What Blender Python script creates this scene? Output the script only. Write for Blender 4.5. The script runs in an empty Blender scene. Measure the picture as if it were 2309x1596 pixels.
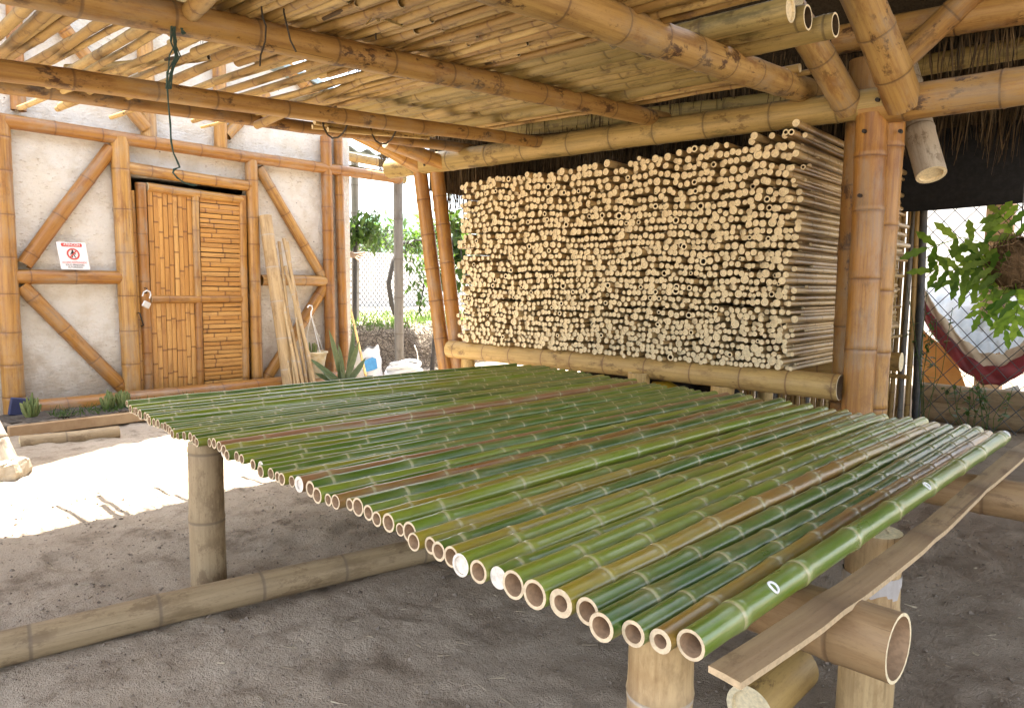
import bpy, math, random
import numpy as np
from mathutils import Vector, Matrix
from mathutils.bvhtree import BVHTree

# ------------------------------------------------------------------ scene, camera, sky, sun
S = bpy.context.scene
C = S.collection
W0, H0, F0, EYE = 2309., 1596., 1648., 1.2
CX, CY = W0/2, H0/2

def _axes(v1=(2600, 660.), v2=(-749, 613.)):
    d1 = np.array([v1[0]-CX, v1[1]-CY, F0]); d1 /= np.linalg.norm(d1)
    d2 = np.array([v2[0]-CX, v2[1]-CY, F0]); d2 /= np.linalg.norm(d2)
    up = np.cross(d1, d2); up /= np.linalg.norm(up)
    if up[1] > 0: up = -up
    m = d1+d2; m -= up*(m@up); m /= np.linalg.norm(m)
    s = np.cross(m, up)
    if s[0] < 0: s = -s
    return np.stack([(m+s)/math.sqrt(2), (m-s)/math.sqrt(2), up])
RW = _axes()
EYEP = np.array([0, 0, EYE])

def at(x, y, **k):
    """where the sight line of a photo point meets a known plane of the place (X=, Y= or Z=)"""
    d = RW@np.array([x-CX, y-CY, F0])
    for a, i in (('X', 0), ('Y', 1), ('Z', 2)):
        if a in k:
            return Vector(EYEP+(k[a]-EYEP[i])/d[i]*d)
def depth(p): return float(((np.array(p)-EYEP)@RW)[2])
def rad(w, p): return w*.5*depth(p)/F0

cam = bpy.data.cameras.new('camera'); camo = bpy.data.objects.new('camera', cam); C.objects.link(camo)
cam.sensor_width = 36; cam.lens = F0/W0*36; cam.clip_start = .05; cam.clip_end = 2000
m = Matrix.Identity(4)
for i in range(3):
    m[i][0] = RW[i, 0]; m[i][1] = -RW[i, 1]; m[i][2] = -RW[i, 2]
m[2][3] = EYE
camo.matrix_world = m
S.camera = camo

SUN_EL, SUN_AZ = math.radians(70), math.radians(80)      # azimuth from +X towards +Y
world = bpy.data.worlds.new('World'); S.world = world; world.use_nodes = True
wn = world.node_tree; bg = wn.nodes['Background']
sky = wn.nodes.new('ShaderNodeTexSky'); sky.sky_type = 'NISHITA'; sky.sun_disc = False
sky.sun_elevation = SUN_EL; sky.sun_rotation = math.radians(90)-SUN_AZ
sky.air_density = 1.0; sky.dust_density = 2.5; sky.ozone_density = 1.0
hazy = wn.nodes.new('ShaderNodeHueSaturation'); hazy.inputs['Saturation'].default_value = .45     # bright, whitish hazy sky
wn.links.new(sky.outputs[0], hazy.inputs['Color']); wn.links.new(hazy.outputs[0], bg.inputs[0]); bg.inputs[1].default_value = .13
sl = bpy.data.lights.new('sun', 'SUN'); sl.energy = 5.0; sl.angle = math.radians(.5); sl.color = (1, .95, .86)
so = bpy.data.objects.new('sun', sl); C.objects.link(so)
sd = Vector((math.cos(SUN_EL)*math.cos(SUN_AZ), math.cos(SUN_EL)*math.sin(SUN_AZ), math.sin(SUN_EL)))
so.rotation_euler = (-sd).to_track_quat('-Z', 'Y').to_euler(); so.location = sd*30
S.view_settings.view_transform = 'Standard'; S.view_settings.look = 'None'
S.view_settings.exposure = 2.9; S.view_settings.gamma = 1; S.view_settings.use_curve_mapping = False
S.render.engine = 'CYCLES'
S.cycles.max_bounces = 8; S.cycles.diffuse_bounces = 5; S.cycles.glossy_bounces = 3; S.cycles.transmission_bounces = 3

rng = random.Random(7)
NR = np.random.RandomState(7)
U = rng.uniform

# ------------------------------------------------------------------ materials
class NT:
    def __init__(s, name):
        s.m = bpy.data.materials.new(name); s.m.use_nodes = True
        s.t = s.m.node_tree; s.b = s.t.nodes['Principled BSDF']
    def n(s, typ, props=None, **inp):
        nd = s.t.nodes.new(typ)
        for k, v in (props or {}).items(): setattr(nd, k, v)
        for k, v in inp.items():
            key = int(k[1:]) if k[0] == '_' and k[1:].isdigit() else k.replace('_', ' ')
            s.set(nd.inputs[key], v)
        return nd
    def set(s, sock, v):
        if isinstance(v, bpy.types.NodeSocket): s.t.links.new(v, sock)
        elif isinstance(v, bpy.types.Node): s.t.links.new(v.outputs[0], sock)
        else: sock.default_value = v
    def attr(s, name, out='Fac'):
        return s.n('ShaderNodeAttribute', dict(attribute_name=name)).outputs[out]
    def math(s, op, a, b=0., clamp=False):
        return s.n('ShaderNodeMath', dict(operation=op, use_clamp=clamp), _0=a, _1=b).outputs[0]
    def mix(s, f, a, b, mode='MIX'):
        nd = s.t.nodes.new('ShaderNodeMix'); nd.data_type = 'RGBA'; nd.blend_type = mode
        s.set(nd.inputs[0], f); s.set(nd.inputs[6], a); s.set(nd.inputs[7], b)
        return nd.outputs[2]
    def noise(s, vec, scale, detail=4, rough=.6, sc=(1, 1, 1), out='Fac'):
        mp = s.n('ShaderNodeMapping', Vector=vec, Scale=sc)
        return s.n('ShaderNodeTexNoise', Vector=mp, Scale=scale, Detail=detail, Roughness=rough).outputs[out]
    def step(s, v, a, b, lo=0., hi=1.):
        return s.n('ShaderNodeMapRange', dict(interpolation_type='SMOOTHSTEP'), _0=v, _1=a, _2=b, _3=lo, _4=hi).outputs[0]
    def ramp(s, v, stops):
        nd = s.n('ShaderNodeValToRGB', Fac=v); r = nd.color_ramp
        while len(r.elements) > 1: r.elements.remove(r.elements[-1])
        r.elements[0].position = stops[0][0]; r.elements[0].color = (*stops[0][1], 1)
        for p, c in stops[1:]:
            e = r.elements.new(p); e.color = (*c, 1)
        return nd.outputs[0]
    def bump(s, h, strength=.3, dist=.01):
        b = s.n('ShaderNodeBump', Strength=strength, Distance=dist, Height=h)
        s.set(s.b.inputs['Normal'], b); return b
    def out(s, **k):
        for a, v in k.items(): s.set(s.b.inputs[a.replace('_', ' ')], v)
        return s.m

def c4(c): return (*c, 1)

def bamboo(name, stops, stain, stain_amt, node, rough=.45, spec=.4, streak=.45, bloom=None, coat=0., mould=0., crough=.18, grey=0.):
    t = NT(name)
    pc = t.attr('pc', 'Vector'); nd = t.attr('nd'); tone = t.attr('tone')
    info = t.n('ShaderNodeObjectInfo').outputs['Random']
    big = t.noise(pc, 2.2, 3, .6, (1, 1, .45))
    tt = t.math('ADD', tone, t.math('MULTIPLY', t.math('SUBTRACT', big, .5), .55))
    tt = t.math('ADD', tt, t.math('MULTIPLY', t.math('SUBTRACT', info, .5), .12))
    col = t.ramp(tt, stops)
    st = t.noise(pc, 55, 4, .65, (1, 1, .035))
    col = t.mix(t.step(st, .35, .75, 0, streak), col, c4(stain))
    st2 = t.noise(pc, 17, 4, .6, (1, 1, .06))
    col = t.mix(t.step(st2, .5, .72, 0, streak*.8), col, c4(tuple(x*.8 for x in stain)))
    crk = t.noise(pc, 75, 2, .5, (1, 1, .012))
    col = t.mix(t.step(crk, .70, .74, 0, streak), col, c4(tuple(x*.35 for x in stain)))
    fine = t.noise(pc, 160, 3, .7, (1, 1, .3))
    col = t.mix(t.step(fine, .5, .8, 0, .3), col, c4(tuple(x*.55 for x in stain)))
    blo = t.noise(pc, 9, 6, .7, (1, 1, .4))
    col = t.mix(t.step(blo, .52, .68, 0, stain_amt), col, c4(stain))
    if mould:
        sp = t.noise(pc, 13, 6, .72, (1, 1, .55))
        big2 = t.noise(pc, 3.1, 2, .5)
        col = t.mix(t.math('MULTIPLY', t.step(sp, .53, .62), t.step(big2, .40, .53, 0, mould)), col, c4((.075, .034, .014)))
    if bloom:
        col = t.mix(t.math('MULTIPLY', t.step(t.noise(pc, 14, 4, .7, (1, 1, .4)), .48, .7), .3), col, c4(bloom))
    col = t.mix(t.math('MULTIPLY', nd, .8), col, c4(node))
    t.bump(t.math('ADD', t.math('MULTIPLY', st, .6), fine), .18, .003)
    if grey:
        gn = t.math('MULTIPLY', t.step(t.noise(pc, 4.5, 5, .7, (1, 1, .5)), .47, .66, 0, grey), t.step(st, .3, .6, .4, 1))
        col = t.mix(gn, col, c4((.30, .265, .205)))
    ro = t.math('ADD', rough-.1, t.math('MULTIPLY', blo, .25))
    return t.out(Base_Color=col, Roughness=ro, Specular_IOR_Level=spec, Coat_Weight=coat, Coat_Roughness=crough)

M = {}
M['green'] = bamboo('green_bamboo', [(0., (.045, .105, .010)), (.25, (.100, .178, .013)), (.45, (.185, .245, .018)), (.62, (.30, .235, .022)), (.80, (.26, .115, .024)), (1., (.31, .150, .075))],
                    (.20, .145, .03), .4, (.46, .42, .23), .29, .5, .13, (.26, .31, .12), .42)
M['dry'] = bamboo('dry_bamboo', [(0., (.31, .185, .055)), (.5, (.45, .295, .10)), (1., (.56, .395, .155))], (.20, .105, .036), .6, (.17, .09, .045), .48, .4, .35, None, 0, .6)
M['stack'] = bamboo('stacked_bamboo', [(0., (.33, .21, .085)), (.5, (.48, .335, .15)), (1., (.58, .44, .23))], (.20, .115, .04), .5, (.2, .12, .06), .33, .5, .3)
M['varnished'] = bamboo('varnished_bamboo', [(0., (.25, .100, .022)), (.4, (.39, .185, .038)), (.7, (.48, .262, .066)), (1., (.56, .345, .11))], (.20, .075, .018), .6, (.12, .045, .014), .36, .5, .7, None, 0, .3, grey=.4)
M['beam'] = bamboo('weathered_beam_bamboo', [(0., (.26, .13, .036)), (.5, (.39, .225, .066)), (1., (.48, .32, .115))], (.20, .088, .028), .75, (.11, .06, .03), .5, .35, .55, None, 0, 1., grey=.45)
M['mossy'] = bamboo('mossy_beam_bamboo', [(0., (.25, .19, .06)), (.5, (.39, .28, .10)), (1., (.47, .32, .12))], (.12, .095, .035), .75, (.11, .075, .035), .5, .35, .5, None, 0, .6)
M['dusty'] = bamboo('dusty_bamboo', [(0., (.25, .175, .095)), (.5, (.34, .25, .145)), (1., (.43, .33, .20))], (.17, .115, .06), .7, (.15, .11, .075), .6, .3, .4, None, 0, .4)
M['leg'] = bamboo('leg_bamboo', [(0., (.35, .24, .115)), (.5, (.45, .31, .15)), (1., (.56, .41, .22))], (.22, .125, .05), .55, (.40, .36, .31), .5, .35, .5, None, 0, .3)
M['tan'] = bamboo('tan_split_bamboo', [(0., (.29, .19, .095)), (.5, (.37, .255, .135)), (1., (.47, .335, .18))], (.20, .115, .055), .7, (.14, .085, .045), .5, .35, .55, None, 0, .45)
M['grey'] = bamboo('grey_weathered_bamboo', [(0., (.17, .155, .135)), (.5, (.25, .235, .21)), (1., (.36, .34, .31))], (.10, .085, .07), .6, (.12, .10, .085), .6, .3, .4)
M['pale'] = bamboo('pale_bamboo', [(0., (.42, .36, .27)), (.5, (.52, .46, .37)), (1., (.60, .56, .48))], (.22, .17, .11), .45, (.16, .12, .08), .55, .3, .35, None, 0, .5)
M['door_slat'] = bamboo('door_slat_bamboo', [(0., (.42, .195, .045)), (.5, (.54, .28, .075)), (1., (.62, .36, .12))], (.22, .085, .025), .5, (.14, .055, .02), .4, .45, .45)

def cutmat(name, c, r=.7):
    t = NT(name); pc = t.attr('pc', 'Vector')
    f = t.noise(pc, 90, 3)
    return t.out(Base_Color=t.mix(t.step(f, .3, .75), c4(c), c4(tuple(x*.72 for x in c))), Roughness=r, Specular_IOR_Level=.2)
M['cut'] = cutmat('fresh_cut_end', (.66, .53, .36))
M['cut_dry'] = cutmat('dry_cut_end', (.86, .73, .48))
M['plank_edge'] = cutmat('split_plank_edge', (.55, .41, .25))
M['cut_white'] = cutmat('pale_cut_end', (.74, .68, .60))
M['bore'] = cutmat('bamboo_bore', (.50, .34, .21))
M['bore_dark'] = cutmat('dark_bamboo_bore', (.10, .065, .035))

def plain(name, c, rough=.6, c2=None, scale=12, bump=0, metal=0., spec=.4, obj=True):
    t = NT(name)
    tc = t.n('ShaderNodeTexCoord').outputs['Object']
    f = t.noise(tc, scale, 5, .65)
    col = t.mix(t.step(f, .35, .7), c4(c), c4(c2 or tuple(x*.7 for x in c)))
    if bump: t.bump(t.noise(tc, scale*3, 5, .7), bump, .01)
    return t.out(Base_Color=col, Roughness=rough, Metallic=metal, Specular_IOR_Level=spec)

def mat_plaster():
    t = NT('lime_plaster'); g = t.n('ShaderNodeNewGeometry').outputs['Position']
    a = t.noise(g, 5, 6, .65); b = t.noise(g, 22, 5, .7, (1, 1, 2.2)); d = t.noise(g, 1.1, 3, .5)
    col = t.mix(t.step(a, .42, .66, 0, .7), c4((.79, .755, .69)), c4((.64, .57, .46)))
    col = t.mix(t.step(d, .45, .7, 0, .5), col, c4((.73, .64, .49)))
    zz = t.n('ShaderNodeSeparateXYZ', Vector=g).outputs[2]
    col = t.mix(t.math('MULTIPLY', t.step(t.math('ADD', zz, t.math('MULTIPLY', a, -.9)), .25, -.35), .6), col, c4((.40, .31, .22)))
    col = t.mix(t.math('MULTIPLY', t.step(b, .57, .68, 0, .75), t.step(d, .40, .56)), col, c4((.40, .31, .20)))
    v = t.n('ShaderNodeTexVoronoi', Vector=g, Scale=7.).outputs['Distance']
    col = t.mix(t.step(v, .035, .06, .8, 0), col, c4((.16, .12, .09)))
    t.bump(t.math('ADD', a, t.math('MULTIPLY', b, .6)),   .85, .05)
    return t.out(Base_Color=col, Roughness=.9, Specular_IOR_Level=.1)
M['plaster'] = mat_plaster()

def mat_ground():
    t = NT('packed_earth'); g = t.n('ShaderNodeNewGeometry').outputs['Position']
    a = t.noise(g, .55, 4, .6); b = t.noise(g, 4, 6, .7); f = t.noise(g, 45, 5, .75); k = t.noise(g, 180, 2, .8)
    col = t.mix(t.step(a, .42, .6), c4((.44, .36, .275)), c4((.53, .445, .35)))
    col = t.mix(t.step(b, .48, .70, 0, .85), col, c4((.20, .15, .105)))  # patchy soil tone, its contrast raised in place of relief shading
    col = t.mix(t.step(t.noise(g, 1.7, 5, .7), .5, .64, 0, .6), col, c4((.50, .41, .31)))
    col = t.mix(t.step(f, .55, .72, 0, .65), col, c4((.13, .098, .07)))
    col = t.mix(t.step(k, .64, .74, 0, .55), col, c4((.40, .36, .31)))
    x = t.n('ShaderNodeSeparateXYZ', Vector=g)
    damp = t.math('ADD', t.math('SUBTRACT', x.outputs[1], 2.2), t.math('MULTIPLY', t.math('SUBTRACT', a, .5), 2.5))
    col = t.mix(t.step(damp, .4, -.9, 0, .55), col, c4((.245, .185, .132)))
    cr = t.n('ShaderNodeTexVoronoi', dict(feature='DISTANCE_TO_EDGE'), Vector=t.n('ShaderNodeMapping', Vector=t.mix(.06, g, t.noise(g, 6, 4, out='Color'), 'ADD'), Scale=(1, 1.6, 1)), Scale=7.).outputs['Distance']
    crk = t.math('MULTIPLY', t.step(cr, .0, .03, 1, 0), t.step(b, .4, .55))
    col = t.mix(t.math('MULTIPLY', crk, .12), col, c4((.1, .08, .06)))
    h = t.math('ADD', t.math('MULTIPLY', b, 1.2), t.math('ADD', t.math('MULTIPLY', f, .7), t.math('MULTIPLY', k, .25)))
    h = t.math('SUBTRACT', h, t.math('MULTIPLY', crk, .08))
    h = t.math('ADD', h, t.math('MULTIPLY', t.noise(g, 18, 5, .7), .7))
    t.bump(h, .8, .035)
    return t.out(Base_Color=col, Roughness=.95, Specular_IOR_Level=.08)
M['ground'] = mat_ground()

def mat_leaf(name, c1, c2, trans=.35):
    t = NT(name)
    g = t.n('ShaderNodeNewGeometry').outputs['Position']
    isl = t.n('ShaderNodeNewGeometry').outputs['Random Per Island']
    col = t.mix(isl, c4(c1), c4(c2))
    col = t.mix(t.step(t.noise(g, 25, 3), .4, .7, 0, .4), col, c4(tuple(x*.6 for x in c1)))
    t.out(Base_Color=col, Roughness=.5, Specular_IOR_Level=.35)
    tr = t.n('ShaderNodeBsdfTranslucent', Color=t.mix(1., col, c4((1.6, 1.7, .7)), 'MULTIPLY'))
    mx = t.n('ShaderNodeMixShader', _0=trans, _1=t.b.outputs[0], _2=tr)
    t.t.links.new(mx.outputs[0], t.t.nodes['Material Output'].inputs[0])
    return t.m
M['leaf'] = mat_leaf('tree_leaf', (.045, .085, .025), (.085, .14, .035))
M['fern'] = mat_leaf('fern_leaf', (.055, .14, .02), (.27, .38, .08), .7)
M['aloe'] = mat_leaf('aloe_leaf', (.10, .15, .075), (.16, .20, .10), .1)
M['cactus'] = mat_leaf('cactus_stem', (.13, .17, .05), (.22, .24, .09), .1)
M['grass'] = mat_leaf('grass_blade', (.08, .16, .03), (.14, .24, .05), .35)
def mat_thatch(name, a, b):
    t = NT(name)
    isl = t.n('ShaderNodeNewGeometry').outputs['Random Per Island']
    g = t.n('ShaderNodeNewGeometry').outputs['Position']
    f = t.noise(g, 60, 3, .7, (1, 1, .08))
    col = t.mix(isl, c4(a), c4(b)); col = t.mix(t.step(f, .4, .7, 0, .6), col, c4(tuple(x*.4 for x in a)))
    t.bump(f, .6, .02)
    return t.out(Base_Color=col, Roughness=.85, Specular_IOR_Level=.12)
M['thatch'] = mat_thatch('palm_thatch', (.065, .045, .026), (.17, .115, .06))
M['thatch_dark'] = mat_thatch('old_palm_thatch', (.035, .027, .018), (.07, .052, .032))
M['roots'] = mat_thatch('dry_roots', (.13, .105, .085), (.28, .235, .19))
M['coir'] = mat_thatch('coir_fibre', (.10, .062, .035), (.26, .18, .10))
M['straw'] = mat_thatch('straw_litter', (.28, .22, .15), (.5, .42, .30))
M['chip'] = plain('stone_chip', (.26, .21, .165), .95, (.15, .12, .095), 60, spec=.1)
M['concrete'] = plain('crumbly_concrete', (.42, .37, .29), .95, (.30, .25, .18), 14, .6)
M['white_wall'] = plain('whitewash', (.78, .78, .74), .9, (.70, .70, .66), 3)
M['sheet'] = plain('white_sheet', (.72, .75, .78), .6, (.55, .62, .70), 4, .25)
M['sack'] = plain('white_woven_sack', (.74, .74, .73), .6, (.62, .63, .65), 9, .3)
M['blue'] = plain('blue_print', (.08, .30, .58), .6, (.06, .24, .5), 20)
M['red_tarp'] = plain('dark_red_tarpaulin', (.20, .022, .028), .45, (.12, .015, .02), 5, .15)
M['canvas'] = plain('beige_canvas', (.60, .50, .38), .8, (.48, .38, .27), 6, .2)
M['orange'] = plain('orange_board', (.62, .30, .08), .7, (.52, .24, .06), 4)
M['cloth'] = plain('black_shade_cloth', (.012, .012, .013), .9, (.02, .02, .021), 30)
M['wire'] = plain('galvanised_wire', (.10, .10, .10), .5, (.06, .06, .06), 40, metal=.6)
M['steel'] = plain('dark_steel_tube', (.05, .055, .06), .5, (.10, .09, .08), 10, metal=.4)
M['white_metal'] = plain('white_painted_metal', (.62, .62, .58), .5, (.5, .48, .43), 10)
M['white_plastic'] = plain('white_plastic', (.80, .80, .78), .4, (.74, .74, .72), 8)
M['pot'] = plain('faded_yellow_plastic', (.62, .48, .26), .6, (.72, .64, .48), 14, .2)
M['pot2'] = plain('terracotta_plastic', (.52, .28, .12), .6, (.42, .22, .10), 10)
M['soil'] = plain('potting_soil', (.06, .048, .038), .95, (.11, .09, .07), 30, .8)
M['zinc'] = plain('weathered_zinc', (.36, .44, .45), .5, (.28, .33, .33), 6, metal=.3)
M['twine'] = plain('dark_green_twine', (.025, .055, .045), .8, (.05, .085, .07), 60)
M['string'] = plain('dark_tie_wire', (.03, .024, .018), .7, (.06, .045, .03), 40)
M['raffia'] = plain('dry_raffia', (.40, .30, .12), .8, (.28, .2, .08), 40)
M['bark'] = plain('dark_bark', (.045, .042, .04), .9, (.08, .072, .065), 20, .6)
M['wood'] = plain('sawn_board', (.46, .31, .17), .7, (.36, .22, .11), 6, .15)
M['deck'] = plain('sawn_stick', (.36, .26, .18), .8, (.28, .2, .14), 12)
M['brass'] = plain('chromed_lock', (.75, .74, .72), .3, (.65, .64, .62), 20, metal=.5)
M['iron'] = plain('black_iron', (.02, .02, .02), .5, (.05, .035, .03), 30, metal=.5)
M['sign'] = plain('sign_white', (.78, .75, .74), .5, (.74, .71, .70), 4)
M['sign_red'] = plain('sign_red', (.55, .075, .06), .5, (.52, .07, .06), 4)
M['sign_black'] = plain('sign_black', (.02, .018, .016), .5, (.03, .03, .03), 4)
M['paint'] = plain('white_marker_paint', (.82, .83, .84), .5, (.75, .77, .8), 40)
M['cable_blue'] = plain('blue_plastic', (.035, .04, .10), .6, (.03, .033, .075), 8)
M['yellow'] = plain('yellow_plastic', (.50, .36, .04), .45, (.42, .3, .03), 8)
M['green_wall'] = plain('green_paint', (.30, .56, .42), .8, (.26, .50, .38), 3)
M['dark_void'] = plain('dark_void_sheet', (.05, .04, .03), .9, (.03, .025, .02), 8)

# ------------------------------------------------------------------ mesh tools
class B:
    """collects vertices, quads and triangles with the attributes the bamboo materials read"""
    def __init__(s): s.v = []; s.q = []; s.t = []; s.qm = []; s.tm = []; s.nd = []; s.tone = []; s.pc = []; s.n = 0; s.sq = []; s.st = []
    def add(s, v, q=None, t=None, qm=0, tm=0, nd=None, tone=0.5, pc=None, smooth=True):
        v = np.asarray(v, float).reshape(-1, 3); k = len(v)
        s.v.append(v); s.nd.append(np.zeros(k) if nd is None else np.asarray(nd, float))
        s.tone.append(np.full(k, tone) if np.isscalar(tone) else tone); s.pc.append(v if pc is None else pc)
        if q is not None and len(q):
            q = np.asarray(q, int)+s.n; s.q.append(q); s.qm.append(np.full(len(q), qm) if np.isscalar(qm) else np.asarray(qm))
            s.sq.append(np.full(len(q), smooth) if np.isscalar(smooth) else np.asarray(smooth))
        if t is not None and len(t):
            t = np.asarray(t, int)+s.n; s.t.append(t); s.tm.append(np.full(len(t), tm) if np.isscalar(tm) else np.asarray(tm))
            s.st.append(np.full(len(t), smooth) if np.isscalar(smooth) else np.zeros(len(t), bool))
        s.n += k
    def mesh(s, name, mats):
        me = bpy.data.meshes.new(name)
        v = np.concatenate(s.v); nq = sum(map(len, s.q)); nt = sum(map(len, s.t))
        me.vertices.add(len(v)); me.vertices.foreach_set('co', v.astype(np.float32).ravel())
        lo = []; 
        if nq: lo.append(np.concatenate(s.q).ravel())
        if nt: lo.append(np.concatenate(s.t).ravel())
        lo = np.concatenate(lo)
        me.loops.add(len(lo)); me.loops.foreach_set('vertex_index', lo.astype(np.int32))
        me.polygons.add(nq+nt)
        st = np.concatenate([np.arange(nq)*4, nq*4+np.arange(nt)*3])
        me.polygons.foreach_set('loop_start', st.astype(np.int32))
        mi = np.concatenate(([np.concatenate(s.qm)] if nq else [])+([np.concatenate(s.tm)] if nt else []))
        me.polygons.foreach_set('material_index', mi.astype(np.int32))
        sm = np.concatenate(([np.concatenate(s.sq)] if nq else [])+([np.concatenate(s.st)] if nt else []))
        me.polygons.foreach_set('use_smooth', sm.astype(bool))
        for nm, dat in (('nd', s.nd), ('tone', s.tone)):
            a = me.attributes.new(nm, 'FLOAT', 'POINT'); a.data.foreach_set('value', np.concatenate(dat).astype(np.float32))
        a = me.attributes.new('pc', 'FLOAT_VECTOR', 'POINT'); a.data.foreach_set('vector', np.concatenate(s.pc).astype(np.float32).ravel())
        for mm in mats: me.materials.append(M[mm] if isinstance(mm, str) else mm)
        me.update(calc_edges=True); me.validate()
        return me

def tag(o, label=None, cat=None, group=None, kind=None):
    if label: o['label'] = label
    if cat: o['category'] = cat
    if group: o['group'] = group
    if kind: o['kind'] = kind
    return o
def link(name, me, parent=None, loc=None):
    o = bpy.data.objects.new(name, me); C.objects.link(o)
    if parent is not None: o.parent = parent
    if loc is not None: o.location = loc
    return o
def empty(name, loc, label=None, cat=None, group=None):
    o = bpy.data.objects.new(name, None); o.empty_display_size = .1; C.objects.link(o); o.location = loc
    return tag(o, label, cat, group)
def wloc(p):            # world location of an object whose ancestors are never rotated (or are: then use matrix)
    return p.matrix_basis if p.parent is None else wloc(p.parent)@p.matrix_basis

_RING = {}
def ring(n):
    if n not in _RING:
        a = np.arange(n)*2*math.pi/n; _RING[n] = np.stack([np.cos(a), np.sin(a)], 1)
    return _RING[n]
def bridge(n, k):       # quads joining k consecutive rings of n verts
    i = np.arange(n); j = (i+1) % n
    base = np.stack([i, j, j+n, i+n], 1)
    return (base[None]+(np.arange(k-1)*n)[:, None, None]).reshape(-1, 4)
def fan(n, first, centre): 
    i = np.arange(n); return np.stack([np.full(n, centre), first+i, first+(i+1) % n], 1)

def pole_into(b, L, r0, r1, spacing=.3, n=12, end0='hollow', end1='solid', bulge=.07, bend=0., seed=0, tone=.5, wall=.22, xf=None, simple=False, skew=0., first=None, off=None):
    """a bamboo culm along +Z: swollen node rings, slight bends, sawn hollow or solid ends"""
    rs = random.Random(seed)
    zs = []; z = rs.uniform(.2, .8)*spacing if first is None else first
    while z < L-.02:
        zs.append(z); z += spacing*rs.uniform(.82, 1.18)
    R = lambda z: r0+(r1-r0)*z/L
    rows = [(0., 1., 0.)]
    for z in zs:
        g = min(.02, spacing*.07)
        if simple:
            rows += [(z-g*.5, 1., .0), (z, 1+bulge, .9), (z+g*.5, 1., .0)]
        else:
            rows += [(z-g*4, 1., 0.), (z-g*1.5, 1+bulge*.1, .10), (z-g*.4, 1+bulge*.8, .22), (z-.003, 1+bulge*.35, 1.), (z+.003, 1+bulge*.5, .8), (z+g*.35, 1+bulge*1.15, .18), (z+g*1.5, 1+bulge*.2, .08), (z+g*4, 1., 0.)]
    rows.append((L, 1., 0.))
    rows = [r for r in rows if 0 <= r[0] <= L]
    rows.sort()
    zz = np.array([r[0] for r in rows]); rr = np.array([r[1] for r in rows])*np.array([R(z) for z in zz]); nd = np.array([r[2] for r in rows])
    ph = rs.uniform(0, 6.28); cx = bend*np.sin(zz/L*math.pi)*math.cos(ph); cy = bend*np.sin(zz/L*math.pi)*math.sin(ph)
    if bend:
        kz = [0]+zs+[L]; kx = [0]+[rs.uniform(-1, 1)*abs(bend)*.22 for _ in zs]+[0]; ky = [0]+[rs.uniform(-1, 1)*abs(bend)*.22 for _ in zs]+[0]
        cx = cx+np.interp(zz, kz, kx); cy = cy+np.interp(zz, kz, ky)
    rg = ring(n); k = len(rows)
    v = np.empty((k, n, 3))
    v[:, :, 0] = cx[:, None]+rr[:, None]*rg[None, :, 0]; v[:, :, 1] = cy[:, None]+rr[:, None]*rg[None, :, 1]; v[:, :, 2] = zz[:, None]
    if skew: v[0, :, 2] += skew*rr[0]*rg[:, 0]
    o = np.array([rs.uniform(-50, 50) for _ in range(3)]) if off is None else off
    def put(v, q=None, t=None, qm=0, tm=0, nd=None, smooth=True):
        pc = v+o
        if xf is not None: v = v@xf[0].T+xf[1]
        b.add(v, q, t, qm, tm, nd, tone, pc, smooth)
    put(v.reshape(-1, 3), bridge(n, k), nd=np.repeat(nd, n))
    for e, zi, sgn in ((end0, 0, 1), (end1, k-1, -1)):
        if e is None: continue
        outer = v[zi].copy(); c = np.array([cx[zi], cy[zi], zz[zi]]); r = rr[zi]
        inner = outer.copy(); w = 1-wall
        inner[:, :2] = c[:2]+(outer[:, :2]-c[:2])*w; inner[:, 2] = c[2]+(outer[:, 2]-c[2])*w
        d = {'hollow': min(.22, L*.3), 'solid': r*.20, 'flat': r*.02}[e]
        if e != 'hollow': inner[:, :2] = c[:2]+(outer[:, :2]-c[:2])*(w if e == 'solid' else .5)
        deep = inner.copy(); deep[:, 2] = inner[:, 2]+sgn*d
        q = bridge(n, 2)
        if sgn > 0: q = q[:, ::-1]
        put(np.concatenate([outer, inner]), q, qm=1, smooth=False)
        put(np.concatenate([inner, deep]), q, qm=2 if e == 'hollow' else 1)
        cc = c.copy(); cc[2] = deep[:, 2].mean()
        tf = fan(n, 0, n)
        if sgn > 0: tf = tf[:, ::-1]
        put(np.concatenate([deep, cc[None]]), None, tf, tm=2 if e == 'hollow' else 1, smooth=False)

def frame(A, Bp):
    A = Vector(A); Bp = Vector(Bp); d = Bp-A
    return A, d.length, d.to_track_quat('Z', 'Y')
SEED = [100]
def pole(name, A, Bp, r0, r1=None, mat='dry', cut='cut_dry', bore='bore', parent=None, **kw):
    A, L, q = frame(A, Bp)
    SEED[0] += 1
    kw.setdefault('seed', SEED[0]); kw.setdefault('tone', .5+(random.Random(SEED[0]).random()-.5)*.5)
    b = B(); pole_into(b, L, r0, r0 if r1 is None else r1, **kw)
    o = link(name, b.mesh(name, [mat, cut, bore]))
    mw = Matrix.Translation(A)@q.to_matrix().to_4x4()
    if parent is not None:
        o.parent = parent; mw = wloc(parent).inverted()@mw
    o.matrix_basis = mw
    return o
def wpole(name, p1, p2, w, plane, mat='varnished', parent=None, w2=None, **kw):
    A = at(*p1, **plane); Bp = at(*p2, **plane)
    return pole(name, A, Bp, rad(w, A), rad(w2 or w, Bp), mat, parent=parent, **kw)

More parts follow.
